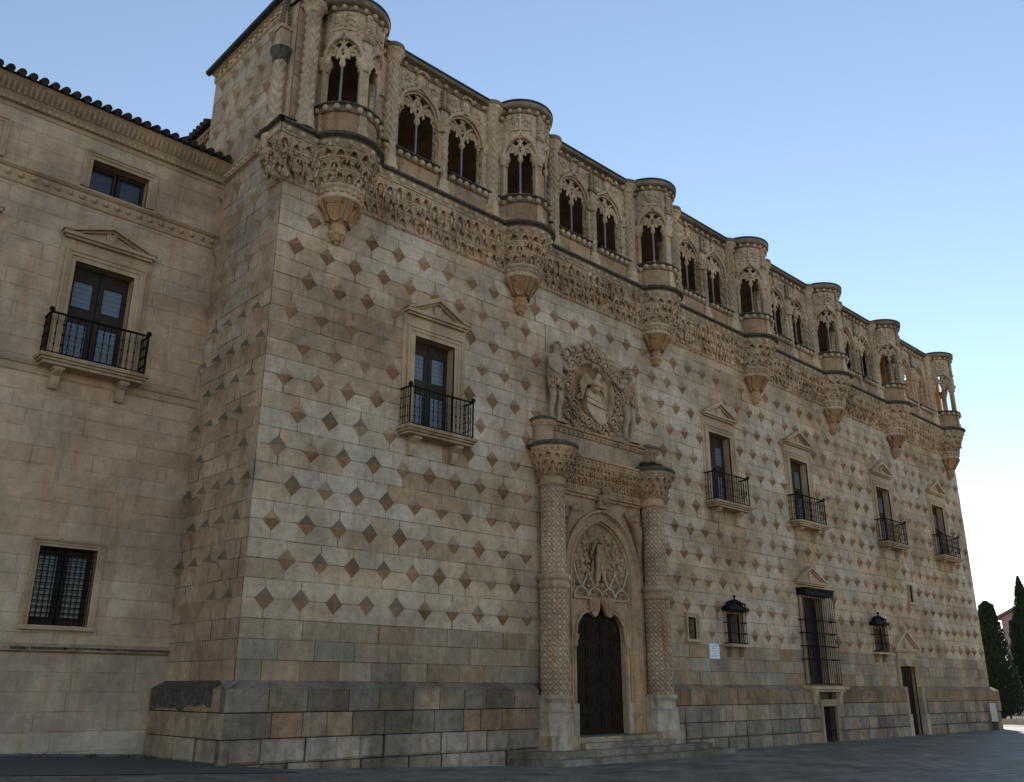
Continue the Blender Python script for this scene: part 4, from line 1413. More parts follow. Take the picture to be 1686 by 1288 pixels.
# engaged columns
def lattice(u_, v_):
    a = abs(((u_+v_) % 1)-.5)*2; b = abs(((u_-v_) % 1)-.5)*2
    return max(max(a, b)**4, max(0, min(1, 1.5-3.4*(a*a+b*b))))
def portal_column(x):
    cy = -.45
    mb = MB()
    NU = 112
    def sh(R, z0, z1, nv, k, sc_, amp):
        L_ = lambda i, j: lattice((i % NU)/NU*k, (z0+(z1-z0)*j/nv)*sc_)
        def fn(i, j):
            q = R+amp*(L_(i, j)-.3); a = 2*pi*i/NU
            return (x+q*math.cos(a), cy+q*math.sin(a), z0+(z1-z0)*j/nv)
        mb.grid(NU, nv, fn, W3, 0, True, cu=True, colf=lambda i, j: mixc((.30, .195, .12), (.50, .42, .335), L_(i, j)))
    sh(.425, 1.58, 4.78, 190, 8, 3.1, .045)
    sh(.375, 5.2, 8.1, 170, 8, 3.1, .045)
    mb.lathe([(.44, 4.74), (.50, 4.78), (.53, 4.88), (.48, 4.95), (.47, 5.0), (.55, 5.04), (.57, 5.13), (.50, 5.22), (.42, 5.26)], (x, cy), 24, (.40, .32, .24))
    mb.lathe([(.42, 8.06), (.46, 8.1), (.47, 8.17), (.43, 8.2), (.43, 8.42)], (x, cy), 24, PC)
    # stepped octagonal pedestal
    for (R, z0, z1, R2) in ((.62, -.42, .42, .62), (.60, .42, 1.1, .57), (.62, 1.1, 1.16, .52), (.50, 1.16, 1.36, .48), (.50, 1.36, 1.48, .58), (.58, 1.48, 1.58, .56)):
        mb.lathe([(R, z0), (R2, z1)], (x, cy), 8, jit((.46, .42, .37), .06), 0, False, a0=pi/8, a1=2*pi+pi/8)
    mb.box((x-.62, -cy-.62, -.42), (x+.62, -cy+.45, .42), front, (.40, .33, .25))
    mb.box((x-.58, 0.0, .42), (x+.58, -cy, 1.5), front, (.44, .40, .35))
    P = polar(x, cy, .55)
    mb2 = MB()
    cells(mb2, polar(x, cy, .5), -pi*.5, pi*.5, [(8.38, 8.62, -.07, .06), (8.62, 8.86, .05, .17), (8.86, 9.12, .15, .27)], .20, (.42, .315, .215), .008)
    cells(mb2, polar(x, cy, .5), -pi*.5-.2, -pi*.5, [(8.38, 9.12, -.07, .2)], .2, PC, .005)
    strip(mb2, polar(x, cy, .78), -pi*.78*.6, pi*.78*.6, [(-.02, 9.12), (.02, 9.14), (.02, 9.3), (.06, 9.32)], PC, 0, .12)
    balls(mb2, polar(x, cy, .80), -pi*.8*.55, pi*.8*.55, .02, 9.22, .06, .22, (.36, .27, .19))
    mb2.lathe([(.84, 9.32), (.90, 9.36), (.90, 9.42), (.75, 9.5), (.3, 9.58), (0, 9.6)], (x, cy), 28, W3, 1)
    mb2.lathe([(.43, 8.36), (.5, 8.8), (.62, 9.3)], (x, cy), 20, PC)
    pc = mb.build('portal_column', M_CARVE, portal)
    mb2.build('capital', [M_CARVE, M_MOSS], pc, recalc=False)
    return pc
portal_column(9.80); portal_column(15.08)
# stalactite frieze, net-patterned attic band and end drums
mb = MB()
strip(mb, front, 10.15, 14.75, [(.1, 8.2), (.26, 8.22), (.26, 8.4), (.3, 8.42), (.24, 8.44)], PC)
for i in range(44):
    mb.ball(front(10.2+4.5*i/44, .27, 8.31), (.035, .02, .07), 5, 3, jit(PC, .1))
cells(mb, front, 10.15, 14.75, [(8.44, 8.66, .22, .32), (8.66, 8.88, .30, .42), (8.88, 9.10, .40, .52)], .20, (.42, .315, .215), .008)
strip(mb, front, 10.1, 14.8, [(.52, 9.10), (.54, 9.12), (.54, 9.28), (.6, 9.3), (.6, 9.36), (.2, 9.4)], PC)
balls(mb, front, 10.3, 14.6, .55, 9.2, .06, .22, (.36, .27, .19))
mb.build('frieze', M_CARVE, portal, recalc=False)
mb = MB()
n = 12
mb.grid(n, 1, lambda i, j: front(9.6+5.7*i/n, .30, (9.36, 10.1)[j]), (.44, .36, .27), 0, False, locf=lambda i, j: ((9.6+5.7*i/n)*1.5, (9.36, 10.1)[j]*1.5))
for x in (9.62, 15.22):
    nn = 18
    mb.grid(nn, 1, lambda i, j: (x+.36*math.cos(2*pi*i/nn), -.22+.36*math.sin(2*pi*i/nn), (9.4, 10.12)[j]), (.42, .32, .23), 0, True, cu=True, locf=lambda i, j: (.36*2*pi*i/nn*1.5, (9.36, 10.1)[j]*1.5))
    mb.lathe([(.36, 10.1), (.42, 10.14), (.42, 10.28), (.47, 10.3)], (x, -.22), 18, PC, 1)
    mb.lathe([(.47, 10.3), (.50, 10.34), (.47, 10.4), (0, 10.46)], (x, -.22), 18, W3, 2)
    for k in range(10):
        a = k*2*pi/10
        k0 = len(mb.m); mb.ball((x+.43*math.cos(a), -.22+.43*math.sin(a), 10.21), .05, 6, 4, PC)
        for q in range(k0, len(mb.m)): mb.m[q] = 1
strip(mb, front, 9.6, 15.25, [(.30, 10.08), (.36, 10.1), (.36, 10.26), (.44, 10.28), (.46, 10.34), (.0, 10.38)], PC, 1)
k0 = len(mb.m); balls(mb, front, 9.9, 14.9, .38, 10.18, .06, .24, (.38, .29, .2))
for q in range(k0, len(mb.m)): mb.m[q] = 1
mb.build('attic_band', [M_DIAPER, M_CARVE, M_MOSS], portal, recalc=False)
# keystone figure and spandrel beasts
mb = MB()
mb.box((12.28, .1, 7.72), (12.66, .34, 7.9), front, PC)
for (dx, o, z, rx, ry, rz_) in ((0, .35, 8.05, .17, .17, .2), (0, .42, 8.32, .13, .16, .15), (.05, .55, 8.30, .08, .1, .07), (-.12, .3, 7.98, .1, .1, .2), (.12, .3, 7.98, .1, .1, .2), (-.1, .4, 8.46, .04, .04, .07), (.1, .4, 8.46, .04, .04, .07)):
    mb.ball(front(12.47+dx, o, z), (rx, ry, rz_), 8, 6, jit((.37, .27, .18), .08))
mb.build('keystone', M_RELIEF, portal)
for sg in (-1, 1):
    mb = MB()
    bx = DOORX+sg*1.72
    mb.tube([front(bx-sg*.45, .16, 7.72), front(bx-sg*.2, .28, 7.5), front(bx+sg*.05, .30, 7.1), front(bx+sg*.2, .22, 6.7), front(bx+sg*.22, .16, 6.25)], [.08, .17, .2, .14, .06], 8, jit((.36, .26, .18), .06))
    mb.ball(front(bx-sg*.1, .36, 7.52), (.15, .13, .15), 8, 6, (.38, .28, .2))
    mb.ball(front(bx-sg*.2, .46, 7.46), (.08, .09, .06), 7, 5, (.38, .28, .2))
    for k in range(4):
        mb.tube([front(bx+sg*.05, .25, 7.25), front(bx+sg*(.2+.05*k), .26, 7.6-.13*k), front(bx+sg*(.28+.02*k), .2, 7.75-.22*k)], [.06, .05, .02], 5, jit((.36, .27, .19), .08))
    mb.build('spandrel_beast', M_CARVE, portal)


# ------------------------------------------------------------------ coat of arms held by two wild men
AX, AZ_, RX, RZ = 12.3, 12.03, 1.70, 1.62
E_ = lambda t, k, o: front(AX+RX*k*math.cos(t), o, AZ_+RZ*k*math.sin(t))
arms = empty('coat_of_arms', (0, 0, 0), palace)
mb = MB()
NA = 64
pf = [(.62, .02), (.66, .16), (.70, .19), (.74, .12), (.80, .10), (.90, .12), (.95, .04), (1.0, .0)]
mb.grid(NA, len(pf)-1, lambda i, j: E_(2*pi*i/NA, pf[j][0]*(1+.02*math.sin(i*2.1)), pf[j][1]), (.40, .30, .215), 0, True, cu=True)
for i in range(26):
    t = 2*pi*i/26; c = jit((.45, .35, .26), .1)
    for k, rr, o in ((1.0, .19, .12), (.80, .15, .20)):
        tt = t+(.12 if k < .9 else 0)
        rr *= random.uniform(.8, 1.3); ctr = Vector(E_(tt+random.uniform(-.05, .05), k*random.uniform(.97, 1.06), o+random.uniform(-.02, .05)))
        ring = [ctr+Vector((rr*math.cos(a), -.02*math.sin(a*2), rr*math.sin(a))) for a in [q*2*pi/9 for q in range(9)]]
        mb.tube(ring, .036, 5, c, closed=True)
        mb.ball(ctr+Vector((0, .02, 0)), (rr*.55, .06, rr*.55), 6, 4, jit(c, .15))
    ctr = Vector(E_(t+.06, 1.06, .08))
    mb.ball(ctr, (.09, .07, .09), 6, 4, c)
mb.build('wreath', M_CARVE, arms, recalc=False)
mb = MB()
mb.face([E_(2*pi*i/40, .66, .01) for i in range(40)], (.33, .225, .14))
mb.build('field', M_CARVE, arms, recalc=False)
# slanting oval shield
mb = MB()
cs, sn = math.cos(rad(34)), math.sin(rad(34))
sh_pts = [(.48*math.cos(t)*(1+.06*math.sin(3*t)), .70*math.sin(t)-.05) for t in [i*2*pi/28 for i in range(28)]]
L2 = lambda p, o: front(AX+.08+p[0]*cs-p[1]*sn, o, AZ_-.52+p[0]*sn+p[1]*cs)
mb.face([L2(p, .2) for p in sh_pts], (.50, .42, .34))
for k in range(28):
    p, q = sh_pts[k], sh_pts[(k+1) % 28]
    mb.face([L2(p, .2), L2(q, .2), L2((q[0]*1.06, q[1]*1.06), .02), L2((p[0]*1.06, p[1]*1.06), .02)], (.42, .32, .24))
mb.tube([L2(p, .21) for p in sh_pts], .04, 6, (.45, .36, .28), closed=True)
mb.tube([L2((-.38, .32), .22), L2((.38, -.32), .22)], .05, 6, (.44, .35, .27))
mb.tube([L2((-.3, .5), .21), L2((.44, -.12), .21)], .025, 6, (.44, .35, .27))
mb.build('shield', M_CARVE, arms, recalc=False)
# helmet with a long-necked winged crest and mantling
mb = MB()
C1 = (.42, .31, .215)
mb.ball(front(AX+.02, .26, AZ_+.18), (.24, .2, .27), 10, 8, C1)
mb.box((AX-.2, .3, AZ_+.12), (AX+.26, .47, AZ_+.2), front, C1)
mb.tube([front(AX+.0, .25, AZ_+.35), front(AX+.18, .28, AZ_+.62), front(AX+.12, .3, AZ_+.92), front(AX-.12, .3, AZ_+.95), front(AX-.2, .32, AZ_+.78)], [.12, .11, .09, .08, .03], 8, C1)
for k in range(5):
    mb.tube([front(AX-.12, .22, AZ_+.3), front(AX-.5, .22, AZ_+.5-.08*k), front(AX-.72+.02*k, .14, AZ_+.12-.14*k)], [.08, .09, .04], 6, jit(C1, .08))
    mb.tube([front(AX+.2, .22, AZ_+.3), front(AX+.52, .22, AZ_+.42-.1*k), front(AX+.82-.03*k, .14, AZ_+.2-.16*k)], [.08, .09, .04], 6, jit(C1, .08))
for k in range(7):
    mb.ball(front(AX+random.uniform(-.8, .8), .1, AZ_+random.uniform(-.75, -.1)), (.1, .07, .12), 7, 5, jit(C1, .1))
mb.build('crested_helmet', M_CARVE, arms)


def statue(x, z0, sg, beard):
    """sg = +1 when the shield lies on the figure's +x side"""
    K = 1.66
    J = {'pel': (0, .10, .95, .125), 'bel': (0, .11, 1.10, .115), 'che': (0, .11, 1.32, .135), 'nek': (0.01*sg, .12, 1.50, .06), 'hd0': (.02*sg, .14, 1.58, .075), 'hd1': (.03*sg, .145, 1.66, .095), 'hd2': (.03*sg, .13, 1.745, .065)}
    Ed = [('pel', 'bel'), ('bel', 'che'), ('che', 'nek'), ('nek', 'hd0'), ('hd0', 'hd1'), ('hd1', 'hd2')]
    for s_, nm in ((-1, 'a'), (1, 'b')):
        bend = .03 if s_ == sg else 0
        J.update({'hip'+nm: (.085*s_, .10, .88, .092), 'kne'+nm: (.10*s_, .15+bend, .50, .062), 'cal'+nm: (.105*s_, .10, .36, .06), 'ank'+nm: (.11*s_, .09, .09, .036), 'toe'+nm: (.13*s_, .24, .035, .032)})
        Ed += [('pel', 'hip'+nm), ('hip'+nm, 'kne'+nm), ('kne'+nm, 'cal'+nm), ('cal'+nm, 'ank'+nm), ('ank'+nm, 'toe'+nm)]
    near, far = sg, -sg
    J.update({'sn': (.17*near, .12, 1.40, .062), 'en': (.30*near, .17, 1.20, .045), 'wn': (.50*near, .20, 1.28, .033), 'fn': (.57*near, .21, 1.31, .03),
              'sf': (.17*far, .12, 1.40, .062), 'ef': (.20*far, .20, 1.13, .045), 'wf': (.04*near, .27, 1.00, .033), 'ff': (.11*near, .28, .97, .03)})
    if beard:
        J.update({'ef': (.24*far, .13, 1.12, .05), 'wf': (.21*far, .19, .90, .035), 'ff': (.21*far, .21, .82, .032)})
    Ed += [('che', 'sn'), ('sn', 'en'), ('en', 'wn'), ('wn', 'fn'), ('che', 'sf'), ('sf', 'ef'), ('ef', 'wf'), ('wf', 'ff')]
    names = list(J)
    me = bpy.data.meshes.new('statue')
    me.from_pydata([Vector((J[n][0]*K, -J[n][1]*K, J[n][2]*K)) for n in names], [(names.index(a), names.index(b)) for a, b in Ed], [])
    me.materials.append(M_STATUE)
    o = bpy.data.objects.new('statue', me); COL.objects.link(o); o.parent = palace; o.location = (x, -.02, z0)
    o.modifiers.new('skin', 'SKIN')
    for i, n in enumerate(names):
        sv = me.skin_vertices[0].data[i]
        sv.radius = (J[n][3]*K*(1.42 if n in ('che', 'pel', 'bel') else 1.14), J[n][3]*K*1.12) if n[:2] != 'hd' else (J[n][3]*K*.95, J[n][3]*K)
        sv.use_root = n == 'pel'
    ss = o.modifiers.new('sub', 'SUBSURF'); ss.levels = 2; ss.render_levels = 2
    for p in me.polygons: p.use_smooth = True
    # face, hair, hands as carved details
    H = Vector((.03*sg*K, -.145*K, 1.66*K))
    q = lambda dx, do, dz: H+Vector((dx*K, -do*K, dz*K))
    mb = MB(); c = (.42, .32, .23)
    mb.ball(q(.02*sg, .10, -.01), (.018*K, .03*K, .03*K), 6, 5, c)
    for e in (-1, 1):
        mb.ball(q(.035*e+.015*sg, .085, .022), (.016*K, .012*K, .010*K), 6, 4, (.3, .22, .15))
        mb.ball(q(.037*e+.015*sg, .083, .042), (.026*K, .014*K, .008*K), 6, 4, c)
        mb.ball(q(.098*e, .0, 0), (.014*K, .02*K, .03*K), 6, 4, c)
    mb.ball(q(.015*sg, .085, -.05), (.028*K, .014*K, .010*K), 6, 4, (.34, .25, .17))
    mb.build('face', M_CARVE, o)
    mb = MB()
    for k in range(60):
        a = random.uniform(0, 2*pi); b = random.uniform(.1, pi/2*1.1)
        if math.sin(a) < -.4 and b > .75: continue
        mb.ball(q(.10*math.cos(a)*math.sin(b), -.01-.10*math.sin(a)*math.sin(b)*1.0, .03+.09*math.cos(b)), .03*K, 6, 4, jit((.40, .30, .21), .12))
    if beard:
        for k in range(34):
            mb.ball(q(random.uniform(-.07, .07), .055+random.uniform(0, .05), -.06-random.uniform(0, .14)), .026*K, 6, 4, jit((.40, .30, .21), .12))
    mb.build('hair', M_CARVE, o)
    for (w_, f_) in (('wn', 'fn'), ('wf', 'ff')):
        A = Vector((J[w_][0], -J[w_][1], J[w_][2]))*K; B = Vector((J[f_][0], -J[f_][1], J[f_][2]))*K
        d = (B-A).normalized(); sd_ = d.cross(Vector((0, -1, 0))).normalized()
        mb = MB()
        for k, L in enumerate((.072, .085, .08, .062)):
            off = sd_*(k-1.5)*.018*K
            mb.tube([B+off, B+off+d*L*.5*K, B+off+d*L*.9*K+Vector((0, .02*K, 0))], [.011*K, .010*K, .008*K], 5, c)
        mb.tube([A+sd_*.03*K, A+sd_*.055*K+d*.05*K, B+sd_*.05*K+d*.02*K], [.012*K, .011*K, .008*K], 5, c)
        mb.build('hand', M_CARVE, o)
    # shaggy pelt
    mb = MB()
    lo_, hi_ = (.72, 1.02) if not beard else (.86, 1.42)
    for k in range(150 if beard else 90):
        z = random.uniform(lo_, hi_); a = random.uniform(0, pi)
        R_ = (.205 if z < 1.1 else .215)
        mb.ball((R_*math.cos(a)*K, -(.10+.15*math.sin(a))*K, z*K), (.03*K, .028*K, .055*K), 5, 4, jit((.40, .30, .215), .14))
    mb.build('pelt', M_CARVE, o)
    mb = MB()
    mb.box((-.3, .0, -.06), (.3, .5, .02), front, (.40, .31, .22))
    mb.build('base', M_CARVE, o)
    return o
M_STATUE = simple_mat('weathered_statue', (0.40, 0.30, 0.21), 0.9, 0.25, 5, 0.5, col2=(.33, .235, .155))
statue(10.25, 10.44, 1, False)
statue(14.2, 10.44, -1, True)

# ------------------------------------------------------------------ entrance steps
mb = MB()
def step(poly, z0, z1, col):
    n = len(poly)
    mb.face([(x, y, z1) for x, y in poly], mixc(col, (.16, .16, .155), .6))
    for i in range(n):
        (a, b), (c, d) = poly[i], poly[(i+1) % n]
        L = math.hypot(c-a, d-b); m = max(1, round(L/1.1))
        for k in range(m):
            p = (a+(c-a)*k/m, b+(d-b)*k/m); q = (a+(c-a)*(k+1)/m, b+(d-b)*(k+1)/m)
            mb.face([(*p, z0), (*q, z0), (*q, z1), (*p, z1)], jit(col, .2))
step([(7.95, -.36), (7.95, -.6), (8.75, -1.75), (17.4, -1.75), (17.6, -.36)], -.5, -.17, (.22, .21, .18))
step([(8.35, -.37), (8.35, -.6), (8.95, -1.40), (16.6, -1.40), (16.6, -.37)], -.17, .02, (.22, .205, .175))
step([(10.42, .2), (10.42, -1.10), (14.9, -1.10), (14.9, .2)], .02, .19, (.28, .25, .2))
step([(10.42, .7), (10.42, -.80), (14.5, -.80), (14.5, .7)], .19, .34, (.33, .28, .21))
mb.build('entrance_steps', M_ROUGH, palace, recalc=False)

# ------------------------------------------------------------------ lower rear range of the palace
def tile_row(mb, P, n, r_, L, drop):
    """barrel tile ends along an eave; P(t) gives a point and the uphill vector is supplied by drop"""
    pass
rear = MB()
for k in range(34):
    for i in range(8):
        y0 = 5.6+2.2*i; z0 = .5*k+2.5
        rear.face([(-.35, y0, z0), (-.35, y0+2.2, z0), (-.35, y0+2.2, z0+.5), (-.35, y0, z0+.5)], pal_left(y0, z0), 0, [(-1.1, -.25), (1.1, -.25), (1.1, .25), (-1.1, .25)], (1.1, .25))
rear.box((-.40, 5.6, 19.5), (-.22, 23, 20.0), None, TRIMC)
rear.box((-.55, 5.6, 20.0), (-.2, 23, 20.15), None, TRIMC)
for i in range(60):
    rear.box((-.53, 5.7+.28*i, 19.78), (-.38, 5.82+.28*i, 19.98), None, (.36, .27, .18))
rr = rear.build('rear_wing', M_WING, palace, recalc=False)
mb = MB()
for i in range(62):
    y = 5.72+.28*i
    mb.tube([(-.78, y, 20.18), (1.4, y, 20.95)], .12, 8)
    mb.face([(-.72, y+.06, 20.15), (1.4, y+.06, 20.9), (1.4, y+.24, 20.9), (-.72, y+.24, 20.15)])
mb.build('tiled_roof', M_TILE, rr)

# ================================================================== THE NEIGHBOURING WING
wing = tag(empty('palace_wing', (0, 3.91, 0)), 'plain cream stone building with tiled eaves adjoining the left flank of the palace', 'building')
WX = [-3.72, -7.78]
WH = []
for c in WX:
    WH += [(c-.80, c+.80, 9.95, 12.9), (c-.80, c+.80, 15.18, 16.12), (c+.22-.70, c+.22+.70, 3.2, 5.12)]
mb = MB()
CW = [(.46*k-.2, .46*(k+1)-.2) for k in range(39)]
_wj = {}
def j_wing(k):
    if k not in _wj:
        out = []; x = -26+random.uniform(0, 1)
        while x < -.6:
            out.append(x); x += random.uniform(1.0, 2.3)
        _wj[k] = out
    return _wj[k]
wall_blocks(mb, front, -26, -.6, CW, j_wing, WH, pal_wing, 0.0, .3)
mb.face([front(-26, -9, -.5), front(-.7, -9, -.5), front(-.7, -9, 17.5), front(-26, -9, 17.5)]); mb.face([front(-26, -9, -.5), front(-26, 0, -.5), front(-26, 0, 17.5), front(-26, -9, 17.5)])
mb.face([front(-26, -9, 17.5), front(-.7, -9, 17.5), front(-.7, -.2, 17.5), front(-26, -.2, 17.5)])
mb.build('wall', M_WING, wing, recalc=False)
mb = MB()
strip(mb, front, -26, -.6, [(0, 2.55), (.09, 2.6), (.10, 2.68), (0, 2.78)], (.40, .32, .24))
mb.build('base_course', M_CARVE, wing, recalc=False)
mb = MB()
for i in range(60):
    x = -.62-.4*i*random.uniform(.98, 1.02)
    if nz(x*.7, 1, 8) > -.15:
        z = random.uniform(2.55, 2.6)
        mb.box((x-.22, .088, z+.06), (x+.2, .106, 2.69), front, W3)
mb.build('lichen_crust', M_MOSS, wing)
mb = MB()
strip(mb, front, -26, -.6, [(0, 9.48), (.03, 9.5), (.03, 9.68), (.07, 9.7), (.10, 9.78), (.10, 9.84), (0, 9.88)], TRIMC)
mb.build('string_course', M_TRIM, wing, recalc=False)
mb = MB()
strip(mb, front, -26, -.6, [(0, 14.62), (.04, 14.64), (.06, 14.70), (.03, 14.73), (.03, 15.0), (.08, 15.02), (.14, 15.08), (.14, 15.13), (0, 15.18)], TRIMC)
balls(mb, front, -26+.1, -.65, .05, 14.86, .085, .32, TRIMC)
mb.build('ball_course', M_TRIM, wing, recalc=False)
mb = MB()
strip(mb, front, -26, -.6, [(0, 16.78), (.03, 16.8), (.03, 16.92), (.10, 16.94), (.10, 17.04), (.05, 17.06), (.16, 17.2), (.24, 17.3), (.34, 17.42), (.42, 17.5), (.42, 17.55), (.1, 17.56)], TRIMC)
for i in range(150):
    x = -25.9+25.2*i/150
    mb.box((x, .0, 16.93), (x+.085, .155, 17.03), front, TRIMC)
for i in range(180):
    x = -25.9+25.2*i/180
    mb.prism([(.17, 17.22), (.26, 17.33), (.35, 17.44), (.37, 17.42), (.29, 17.28), (.20, 17.18)], -.035, .035, (lambda x: (lambda s_, o, z: front(x+o, s_, z)))(x), jit(TRIMC, .1))
mb.build('eaves_cornice', M_TRIM, wing, recalc=False)
mb = MB()
for i in range(90):
    x = -.80-.285*i
    mb.tube([front(x, .58, 17.60), front(x, .30, 17.70), front(x, -4, 19.1)], [.105, .105, .105], 10, jit((1, 1, 1), .2))
    mb.face([front(x-.24, .50, 17.57), front(x-.04, .50, 17.57), front(x-.04, -4, 18.98), front(x-.24, -4, 18.98)])
mb.face([front(-26, .45, 17.555), front(-.6, .45, 17.555), front(-.6, -4, 18.9), front(-26, -4, 18.9)])
mb.build('tiled_roof', M_TILE, wing)
bw = balcony_window(wing, (WX[0], 0, 9.95), .80, 2.95, 3.62, .62, 1.25, .50, 1.28, 15, rail=1.15)
copy_part(bw, wing, (WX[1], 0, 9.95))
def attic_window():
    mb = MB(); surround(mb, .80, 15.2, 16.12, wd=.24, depth=.34)
    o = mb.build('attic_window', M_TRIM, wing, (WX[0], 0, 0), bevel=.006)
    for sg in (-1, 1):
        a, b = sorted((.02*sg, .8*sg))
        mb = MB(); window_leaf(mb, a, b, 15.18, 16.12, -.26, [(a+.09, b-.09, 15.30, 16.0)])
        mb.build('window_leaf', M_WOOD, o)
        mb = MB(); mb.box((a, -.33, 15.18), (b, -.30, 16.12), front); mb.build('pane', M_PANE, o)
    mb = MB(); mb.box((-.8, -.40, 15.18), (.8, -.36, 16.12), front); mb.build('dark_room', M_DARK, o)
    return o
copy_part(attic_window(), wing, (WX[1], 0, 0))
def low_window():
    mb = MB(); surround(mb, .70, 3.2, 5.12, wd=.15, depth=.34)
    mb.box((-.9, -.02, 3.09), (.9, .16, 3.2), front, TRIMC)
    mb.box((-.88, -.02, 5.27), (.88, .16, 5.34), front, TRIMC)
    o = mb.build('low_window', M_TRIM, wing, (WX[0]+.22, 0, 0), bevel=.006)
    for sg in (-1, 1):
        a, b = sorted((.02*sg, .7*sg))
        mb = MB(); window_leaf(mb, a, b, 3.2, 5.12, -.26, [(a+.10, b-.10, 3.42, 4.95)])
        mb.build('window_leaf', M_WOOD, o)
        mb = MB(); mb.box((a, -.33, 3.2), (b, -.30, 5.12), front); mb.build('pane', M_PANE, o)
    mb = MB(); mb.box((-.7, -.40, 3.2), (.7, -.36, 5.12), front); mb.build('dark_room', M_DARK, o)
    mb = MB(); bars(mb, front, -.66, .66, 3.22, 5.1, -.04, 10, 13, .012); mb.build('grille', M_IRON, o)
    return o
copy_part(low_window(), wing, (WX[1]+.22, 0, 0))

# ================================================================== SMALL THINGS ON AND BY THE PALACE
ws = tag(empty('wall_sign', (19.08, -.012, 3.14)), 'small white glazed tile sign with blue lettering on the wall beside the portal', 'sign')
mb = MB()
for i in range(3):
    for k in range(3):
        mb.box((-.335+.2233*i+.002, -.01, -.29+.193*k+.002), (-.335+.2233*(i+1)-.002, .012, -.29+.193*(k+1)-.002), front)
mb.build('tiles', M_WHITE, ws)
mb = MB()
for (x0, x1, z0, z1) in ((-.31, .31, .262, .275), (-.31, .31, -.275, -.262), (-.31, -.297, -.262, .262), (.297, .31, -.262, .262)):
    mb.box((x0, .010, z0), (x1, .0145, z1), front)
for z, L in ((.19, .46), (.10, .30), (.0, .40), (-.09, .22), (-.18, .46)):
    x = -L/2
    while x < L/2-.03:
        wv = random.uniform(.022, .04)
        mb.box((x, .010, z-.028), (x+.010, .0145, z+.028), front)
        if random.random() < .7: mb.box((x+.010, .010, z+random.choice((-.028, -.006, .016))), (x+wv, .0145, z+random.choice((-.014, .006, .028))+.001), front)
        x += wv+.016
mb.build('lettering', M_BLUE, ws)

ip = tag(empty('information_panel', (44.75, -.62, -.35), rz=rad(-40)), 'narrow pale information panel on a dark post at the far corner of the palace', 'panel')
mb = MB(); mb.box((-.15, 0, 0), (.15, .10, .42), front); mb.box((-.18, -.02, .4), (.18, .12, .46), front)
mb.build('post', M_STEEL, ip)
mb = MB(); mb.prism([(.0, .45), (.10, .45), (.05, 1.42), (-.02, 1.42)], -.18, .18, lambda s_, o, z: front(o, s_, z))
mb.build('face', M_PANEL, ip)


def weed_clump(name, x, y, z, R, n, h, label):
    mb = MB()
    for k in range(n):
        a = random.uniform(0, 2*pi); d = R*math.sqrt(random.random()); hh = h*random.uniform(.4, 1)*(1-.5*d/R)
        px_, py_ = d*math.cos(a), d*math.sin(a)*.7
        b = random.uniform(0, pi); dx, dy = .035*math.cos(b), .035*math.sin(b)
        lx, ly = random.uniform(-.1, .1), random.uniform(-.1, .1)
        mb.face([(px_-dx, py_-dy, -.03), (px_+dx, py_+dy, -.03), (px_+lx+dx, py_+ly+dy, hh*.6), (px_+lx*1.5, py_+ly*1.5, hh)])
    o = mb.build(name, M_WEED, None, (x, y, z))
    return tag(o, label, 'plant')
weed_clump('wild_plant', 14.95, -.55, 9.56, .5, 260, .34, 'dark bushy wild plant growing on top of the right portal capital')
weed_clump('wild_plant', 9.95, -.6, 9.57, .45, 90, .12, 'low mossy plant growing on top of the left portal capital')

# ================================================================== BEYOND THE FAR CORNER
def cypress(x, y, z, H, R, label, flat=0.0):
    t = tag(empty('cypress', (x, y, z)), label, 'tree', 'cypresses behind the railing')
    mb = MB()
    mb.tube([(0, 0, 0), (.04, .02, H*.4), (0, 0, H*.85)], [.2, .13, .03], 8)
    for k in range(14):
        a = k*2.4; z0 = H*(.12+.05*k)
        mb.tube([(0, 0, z0), (R*.6*math.cos(a), R*.6*math.sin(a), z0+H*.12)], [.05, .015], 5)
    mb.build('trunk', M_BARK, t)
    mb = MB()
    for k in range(13000):
        q = random.random()**.85
        zz = H*(.03+.97*q)
        prof_ = min(1, .55+q*5)*((1-max(0, (q-.12)/.88)**1.5)**.85 if not flat else (1-flat*q)*min(1, (1.0-q)*22+.1))
        rr = R*max(.02, prof_)*(1+.14*nz(zz*.9, x, q*3)+.10*nz(zz*3, y, 2))
        a = random.uniform(0, 2*pi)
        rr *= (1-.6*random.random()**1.8)*(1+.09*nz(math.cos(a)*2, math.sin(a)*2, zz*1.2))
        c = Vector((rr*math.cos(a), rr*math.sin(a), zz))
        l = random.uniform(.09, .19)
        up = Vector((math.cos(a)*.35+random.uniform(-.3, .3), math.sin(a)*.35+random.uniform(-.3, .3), 1)).normalized()*l
        sd_ = Vector((-math.sin(a)+random.uniform(-.6, .6), math.cos(a)+random.uniform(-.6, .6), random.uniform(-.2, .2))).normalized()*l*.42
        mb.face([c-sd_, c+sd_, c+up+sd_*.4, c+up-sd_*.4])
    mb.lathe([(.05, H*.02), (R*.62, H*.07), (R*.62*(1-flat*.4 if flat else .8), H*.45), (R*.6*(1-flat*.8 if flat else .33), H*.82), (.02, H*.93)], (0, 0), 14, W3, 0, False)
    mb.build('crown', M_LEAF, t, recalc=False)
    return t
cypress(63.0, 5.2, -.3, 8.4, 2.0, 'dark clipped cypress right against the far corner of the palace', .78)
cypress(69.9, 5.2, -.3, 7.6, 1.3, 'shorter round-topped cypress behind the railing, in front of the tall one', .38)
cypress(83.4, 9.0, -.3, 12.3, 1.8, 'tallest pointed cypress at the right edge of the photo')

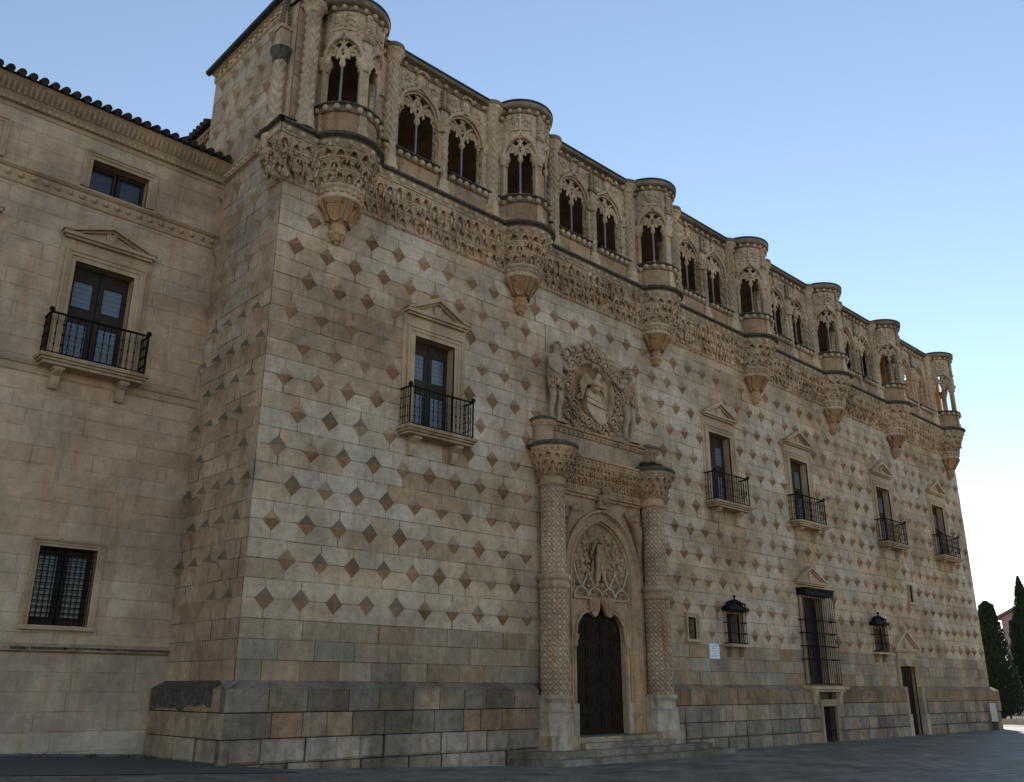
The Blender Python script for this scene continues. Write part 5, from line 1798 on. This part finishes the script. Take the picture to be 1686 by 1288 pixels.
fx0, fy0, fx1, fy1 = 49.5, 7.2, 70.0, -10.0
fl = math.hypot(fx1-fx0, fy1-fy0); fa = math.atan2(fy1-fy0, fx1-fx0)
mb = MB()
d_ = Vector((fx1-fx0, fy1-fy0, 0)).normalized(); n_ = Vector((-d_.y, d_.x, 0))
g0 = Vector((fx0, fy0, -.338))+n_*.3; g1 = Vector((fx1, fy1, -.338))+n_*.3
mb.face([g0-d_*3, g1+d_*30, g1+d_*30+n_*40, g0-d_*3+n_*40])
structure(mb.build('garden_ground', M_SOIL))
fence = tag(empty('garden_railing', (fx0, fy0, -.35), rz=fa), 'black iron garden railing on a low stone kerb beyond the palace corner', 'fence')
mb = MB()
n = int(fl/1.3)
for i in range(n): mb.box((fl*i/n+.01, -.18, 0), (fl*(i+1)/n-.01, .18, .32), None, jit((.48, .43, .36), .1))
mb.build('kerb_wall', M_TRIM, fence, bevel=.01)
mb = MB()
for i in range(int(fl/.14)):
    x = .1+.14*i
    mb.tube([(x, 0, .3), (x, 0, 2.0)], .014, 4); mb.tube([(x, 0, 2.0), (x, 0, 2.14)], [.03, .004], 5)
for z in (.5, 1.85):
    mb.box((0, -.02, z), (fl, .02, z+.045), None)
mb.build('bars', M_IRON, fence)
for i in range(int(fl/2.6)+1):
    mb = MB(); x = .05+2.6*i
    mb.box((x-.045, -.045, .3), (x+.045, .045, 2.15), None); mb.ball((x, 0, 2.24), .09, 8, 6)
    mb.build('post', M_IRON, fence)

house = tag(empty('house', (131, 19, -.3)), 'distant pink house gable with a dark red roof between the cypresses', 'house')
sidew = lambda s_, o, z: (o, s_, z)
mb = MB()
mb.box((-6, -6, 0), (6, 6, 11.6), None)
mb.prism([(-6, 11.6), (6, 11.6), (0, 14.4)], -6, 6, sidew)
mb.build('wall', M_HOUSE, house)
mb = MB()
for sg in (-1, 1):
    mb.prism([(sg*6.6, 11.3), (0, 14.4), (0, 14.75), (sg*6.6, 11.65)], -6.6, 6.6, sidew)
mb.build('roof', M_HROOF, house)
for zz in (3.5, 7.5):
    for yy in (-2.5, 2):
        mb = MB(); mb.box((-6.04, yy, zz), (-5.98, yy+1.1, zz+1.6), None); mb.build('window', M_PANE, house)
